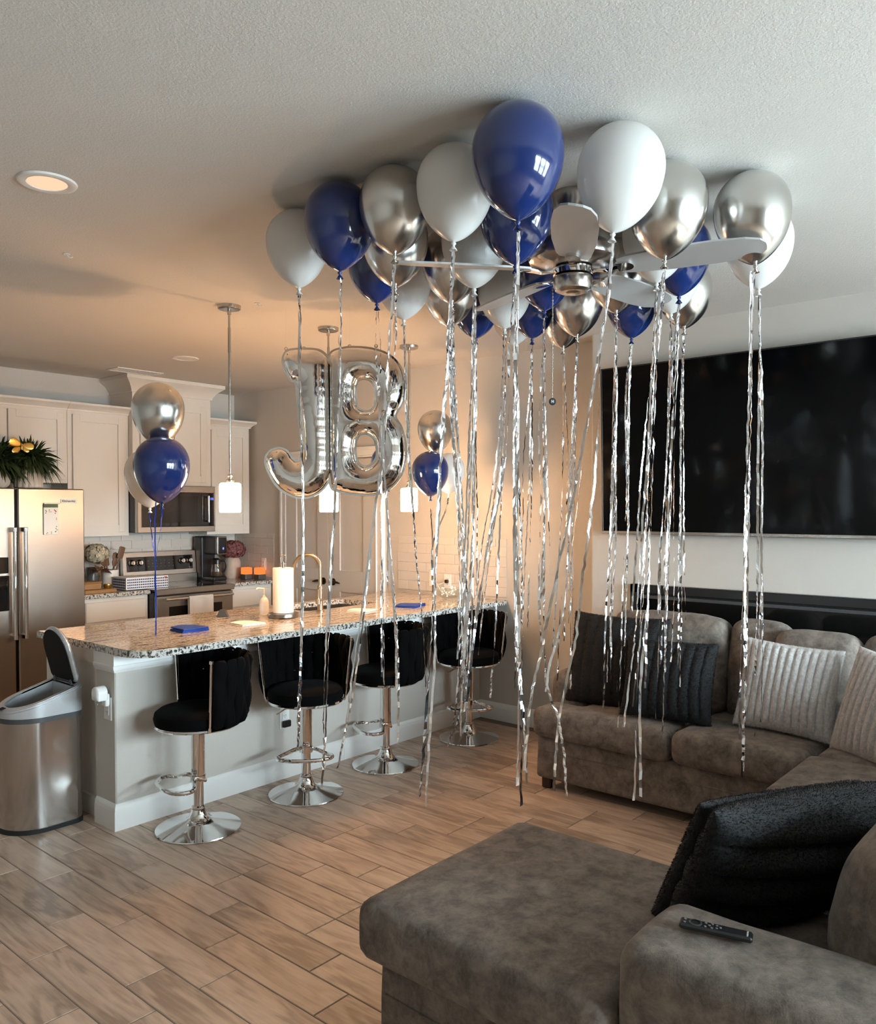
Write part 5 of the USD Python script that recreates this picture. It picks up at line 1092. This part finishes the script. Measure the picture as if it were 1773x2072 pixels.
   [(3.68,1.908,2.416),(3.658,1.925,2.116),(3.659,1.914,1.817),(3.656,1.908,1.518),(3.645,1.911,1.218),(3.634,1.914,0.919)],
  ]),
 ('w', 2.845, 1.374, 0.25, [
   [(2.845,1.374,2.416),(2.833,1.381,2.196),(2.818,1.388,1.885),(2.797,1.401,1.555),(2.776,1.415,1.189),(2.764,1.424,1.043),(2.738,1.446,0.783)],
   [(2.845,1.374,2.416),(2.831,1.382,2.174),(2.814,1.395,1.933),(2.795,1.409,1.692),(2.781,1.417,1.451),(2.764,1.429,1.21)],
   [(2.845,1.374,2.416),(2.834,1.376,2.104),(2.817,1.386,1.793),(2.804,1.391,1.482),(2.788,1.4,1.171),(2.761,1.421,0.86)],
  ]),
 ('b', 3.089, 1.397, 0.248, [
   [(3.089,1.397,2.417),(3.08,1.402,2.236),(3.061,1.412,1.846),(3.043,1.42,1.455),(3.031,1.421,1.065),(3.019,1.424,0.694)],
   [(3.092,1.394,2.417),(3.083,1.397,2.197),(3.067,1.405,1.846),(3.048,1.414,1.455),(3.037,1.418,1.143),(3.028,1.421,0.948)],
   [(3.089,1.397,2.417),(3.071,1.41,2.169),(3.053,1.423,1.921),(3.042,1.429,1.672),(3.023,1.442,1.424),(3.016,1.443,1.175)],
   [(3.089,1.397,2.417),(3.063,1.417,2.086),(3.047,1.426,1.755),(3.026,1.439,1.425),(3.017,1.439,1.094),(3.002,1.445,0.763)],
  ]),
 ('w', 3.342, 1.547, 0.248, [
   [(3.342,1.547,2.419),(3.335,1.544,2.081),(3.325,1.542,1.656),(3.315,1.542,1.337),(3.301,1.547,0.954),(3.287,1.553,0.635)],
   [(3.342,1.547,2.419),(3.342,1.537,2.122),(3.341,1.528,1.825),(3.334,1.527,1.528),(3.331,1.521,1.231),(3.317,1.528,0.934)],
   [(3.342,1.547,2.419),(3.33,1.551,2.12),(3.324,1.548,1.82),(3.311,1.553,1.521),(3.302,1.554,1.222),(3.288,1.562,0.923)],
  ]),
 ('s', 3.649, 1.623, 0.25, [
   [(3.649,1.623,2.416),(3.638,1.626,2.12),(3.626,1.625,1.661),(3.621,1.616,1.201),(3.608,1.617,0.765)],
   [(3.646,1.626,2.416),(3.634,1.629,2.074),(3.624,1.627,1.638),(3.619,1.62,1.247)],
   [(3.649,1.623,2.416),(3.635,1.629,2.106),(3.628,1.627,1.795),(3.618,1.629,1.485),(3.612,1.626,1.175),(3.606,1.624,0.864)],
   [(3.649,1.623,2.416),(3.641,1.623,2.149),(3.638,1.618,1.881),(3.635,1.614,1.613),(3.63,1.61,1.346),(3.632,1.6,1.078)],
  ]),
]

BLAB = ['white balloon at the far left of the ceiling cluster', 'blue balloon second from the left, its tinsel hanging past the letters', 'silver balloon between the blue and white ones at the front left', 'white balloon left of the biggest blue one, at the front',
 'biggest blue balloon, frontmost in the ceiling cluster', 'white balloon right of the biggest blue one, before the fan', 'silver balloon half behind the right front white balloon', 'silver balloon at the right end over a fan blade tip', 'white balloon mostly behind the rightmost silver one',
 'blue balloon directly below and behind the biggest blue one', 'small-looking blue balloon low at the left behind silver ones', 'silver balloon just behind the left front silver one', 'white balloon low at the left, behind the silver pair', 'silver balloon under the left fan blade tip, upper of two',
 'silver balloon under the left fan blade tip, lower of two', 'white balloon crossed by the left fan blade', 'blue balloon low behind the lower silver one, left of the fan hub', 'white balloon under the drooping left fan blade', 'pinkish white balloon farthest back left of the fan hub',
 'blue balloon low, left of the pull chain', 'blue balloon just left of the fan switch cup', 'silver balloon hanging right below the fan hub', 'silver balloon half hidden behind the one below the fan hub', 'silver balloon behind the right lower fan blade',
 'blue balloon low behind the right lower fan blade', 'white balloon under the right upper fan blade', 'blue balloon crossed by the right upper fan blade', 'white balloon behind the blue one on the right', 'silver balloon low at the right, nearest the television wall']
NAME = {'b': ('balloon_blue', 'blue'), 'w': ('balloon_white', 'white'), 's': ('balloon_silver', 'silver')}
BT = {5: (7, .707), 6: (3, .707), 7: (-4, .707), 0: (-2, .707), 3: (1.5, .707)}
def balloon_mesh(D, n=40):
    R = D / 2; pr = [(0, R)]
    for a in np.linspace(0, math.pi / 2, 13)[1:]: pr.append((R * math.sin(a), R * math.cos(a)))
    L = .745 * D
    for u in np.concatenate([np.linspace(.06, .9, 15), [.95, .975, .99]]): pr.append((max(R * (1 - u ** 2.15) ** .70, .005), -u * L))
    pr.append((.0045, -L * 1.0))
    return lathe(pr, n=n)
def knot_mesh(z): return lathe([(.004, z + .006), (.0045, z), (.009, z - .004), (.0075, z - .009), (.004, z - .011), (.006, z - .016), (.0135, z - .026), (.0128, z - .0265), (.003, z - .016), (0, z - .014)], n=14)
def balloon(lab, col, top, D, streams=(), tiltd=0, az=0, group='latex balloons on the ceiling', mat_stream='tinsel', w=.0085, seed=0, name='balloon'):
    """top: the point of the ceiling (or air) its crown reaches"""
    m_, word = NAME[col]; L = .745 * D
    c = np.array(top) - [0, 0, D / 2]
    t = thing(name, lab, 'balloon', (top[0], top[1], top[2] - D / 2 - L), group=group)
    def T(q):
        q = mv(q, c)
        return rot(q, (math.cos(az), math.sin(az), 0), tiltd, c - [0, 0, L]) if tiltd else q
    part('latex', T(balloon_mesh(D)), m_, t, smooth=True)
    part('knot', T(knot_mesh(-L)), m_, t, smooth=True)
    g_ = np.random.default_rng(seed)
    for k, s_ in enumerate(streams): part('streamer', ribbon(s_, w * g_.uniform(.75, 1.2), seed * 10 + k), mat_stream, t, smooth=False)
    return t
for i, (c_, x, y, D, ss) in enumerate(BALLOONS):
    td, az = BT.get(i, (0, 0))
    balloon(BLAB[i], c_, (x, y, CEIL - .003), D, ss, td, az, seed=i + 1)

# two bouquets standing on the island by weighted ribbons
def bouquet(rows, anchor, blue_w, group):
    for lab, col, c, D, sd in rows:
        kz = np.array(c) - [0, 0, .745 * D + .02]; A = np.array(anchor)
        P = [kz, kz * .8 + (A * [1, 1, 0] + kz * [0, 0, 1]) * .2 - [0, 0, .10], (A * [1, 1, 0] + (kz * .55 + A * .45) * [0, 0, 1]), A + [0, 0, .10], A]
        balloon(lab, col, np.array(c) + [0, 0, D / 2], D, [P], group=group, mat_stream='ribbon_blue' if blue_w else 'tinsel', w=.006 if blue_w else .010, seed=sd)
bouquet([('blue balloon of the left bouquet on the island', 'b', (2.354, 3.96, 1.836), 0.29, 41), ('silver balloon topping the left bouquet on the island', 's', (2.379, 4.033, 2.138), 0.275, 42), ('white balloon behind the blue one in the left bouquet', 'w', (2.429, 4.21, 1.801), 0.27, 43)], (2.344, 4.012, 0.916), True, 'left balloon bouquet on the island')
bouquet([('bright blue balloon of the right bouquet by the third pendant', 'b', (4.235, 3.705, 1.864), 0.252, 44), ('silver balloon topping the right bouquet by the third pendant', 's', (4.353, 3.762, 2.161), 0.248, 45), ('white balloon behind the blue one in the right bouquet', 'w', (4.501, 3.764, 1.876), 0.235, 46)], (4.3, 3.74, 0.916), False, 'right balloon bouquet on the island')
bouquet([('blue balloon mostly hidden behind the foil letter B', 'b', (3.816, 3.703, 1.897), 0.22, 47)], (3.87, 3.76, 0.916), False, 'lone balloon behind the letters')

# ---------------------------------------------------------------- foil letters
def foil_letter(poly, lab, o, tabs, ceil_to):
    t = thing('letter_balloon', lab, 'foil balloon', o)
    ext = [poly.exterior] + list(poly.interiors)
    def prof(d, p):
        s = np.zeros(len(p)); pts_ = shapely.points(p); best = np.full(len(p), 9.)
        for r_ in ext:
            dd = shapely.distance(r_, pts_); ll = shapely.line_locate_point(r_, pts_); s = np.where(dd < best, ll, s); best = np.minimum(dd, best)
        R_ = .092; z = .076 * np.sqrt(np.clip(1 - (1 - np.clip(d / R_, 0, 1)) ** 2, 0, 1))
        fall = np.exp(-d / .028)
        return z * (1 + .03 * fall * (np.sin(s * 115 + 2.1 * np.sin(s * 13)) * np.sin(s * 9.3 + 1) + .6 * np.sin(s * 71 + 3 * np.sin(s * 7.7)) * np.sin(s * 15.1))) + .0007 * fall * np.sin(s * 260 + 4 * np.sin(s * 31)) * np.sin(s * 21)
    X_ = RIGHT * [1, 1, 0]; 
    part('foil', frame(inflate(poly, prof, [0, .003, .007, .012, .018, .026, .036, .05, .066], .011), o, X_, (0, 0, 1)), 'foil', t, smooth=True)
    part('seam', frame(extr(poly.buffer(.011).difference(poly.buffer(-.001)), -.0006, .0006), o, X_, (0, 0, 1)), 'foil', t, smooth=False)
    for a, b in tabs:
        q = Point(a, b + .012).buffer(.011).difference(Point(a, b + .013).buffer(.005))
        part('hang_tab', frame(extr(q, -.0007, .0007), o, X_, (0, 0, 1)), 'foil', t, smooth=False)
        w0 = np.array(o) + X_ / np.linalg.norm(X_) * a + np.array([0, 0, b + .018])
        part('hang_thread', tube([w0, (w0[0], w0[1], CEIL - .001)], .0004, 4), 'glass', t)
    return t
def px(P, cx, cy, s): return [((x - cx) * s, -(y - cy) * s) for x, y in P]
JP = [(578,716),(592,709),(640,709),(661,722),(668,740),(668,760),(670,930),(668,958),(656,984),(636,1000),(612,1006),(586,1000),(560,982),(542,950),(538,928),(548,913),(566,908),(580,914),(588,926),(598,934),(608,930),(612,918),(610,880),(604,820),(600,775),(590,768),(580,752),(574,732)]
BP = [(672,716),(690,708),(720,705),(758,709),(790,722),(812,748),(819,782),(814,815),(800,842),(812,866),(820,900),(818,940),(804,972),(780,992),(748,1000),(712,998),(684,992),(670,978),(668,900),(668,800),(668,735)]
BH1 = [(722,772),(738,766),(754,772),(762,790),(762,812),(754,830),(738,834),(724,826),(720,806),(720,788)]
BH2 = [(724,882),(740,876),(756,884),(764,902),(764,924),(754,940),(738,946),(724,936),(719,918),(719,898)]
def sm(P): c = np.array(P); c = np.vstack([c[-1:], c, c[:2]]); return [tuple(q) for q in curve(c, len(P) * 6)[6:-8]]
sc = 4.65 / FPX
jp = Polygon(px(sm(JP), 605, 855, sc)).buffer(0).buffer(.012).buffer(-.012)
bp = Polygon(px(sm(BP), 741, 852, sc), [px(sm(BH1), 741, 852, sc), px(sm(BH2), 741, 852, sc)]).buffer(0)
foil_letter(jp, 'shiny silver foil letter J balloon over the island', (3.023, 3.635, 2.084), [(-.072, .405), (.03, .408)], 0)
foil_letter(bp, 'shiny silver foil letter B balloon over the island', (3.262, 3.340, 2.092), [(-.09, .41), (.06, .41)], 0)
print('prims', len(list(stage.Traverse())))
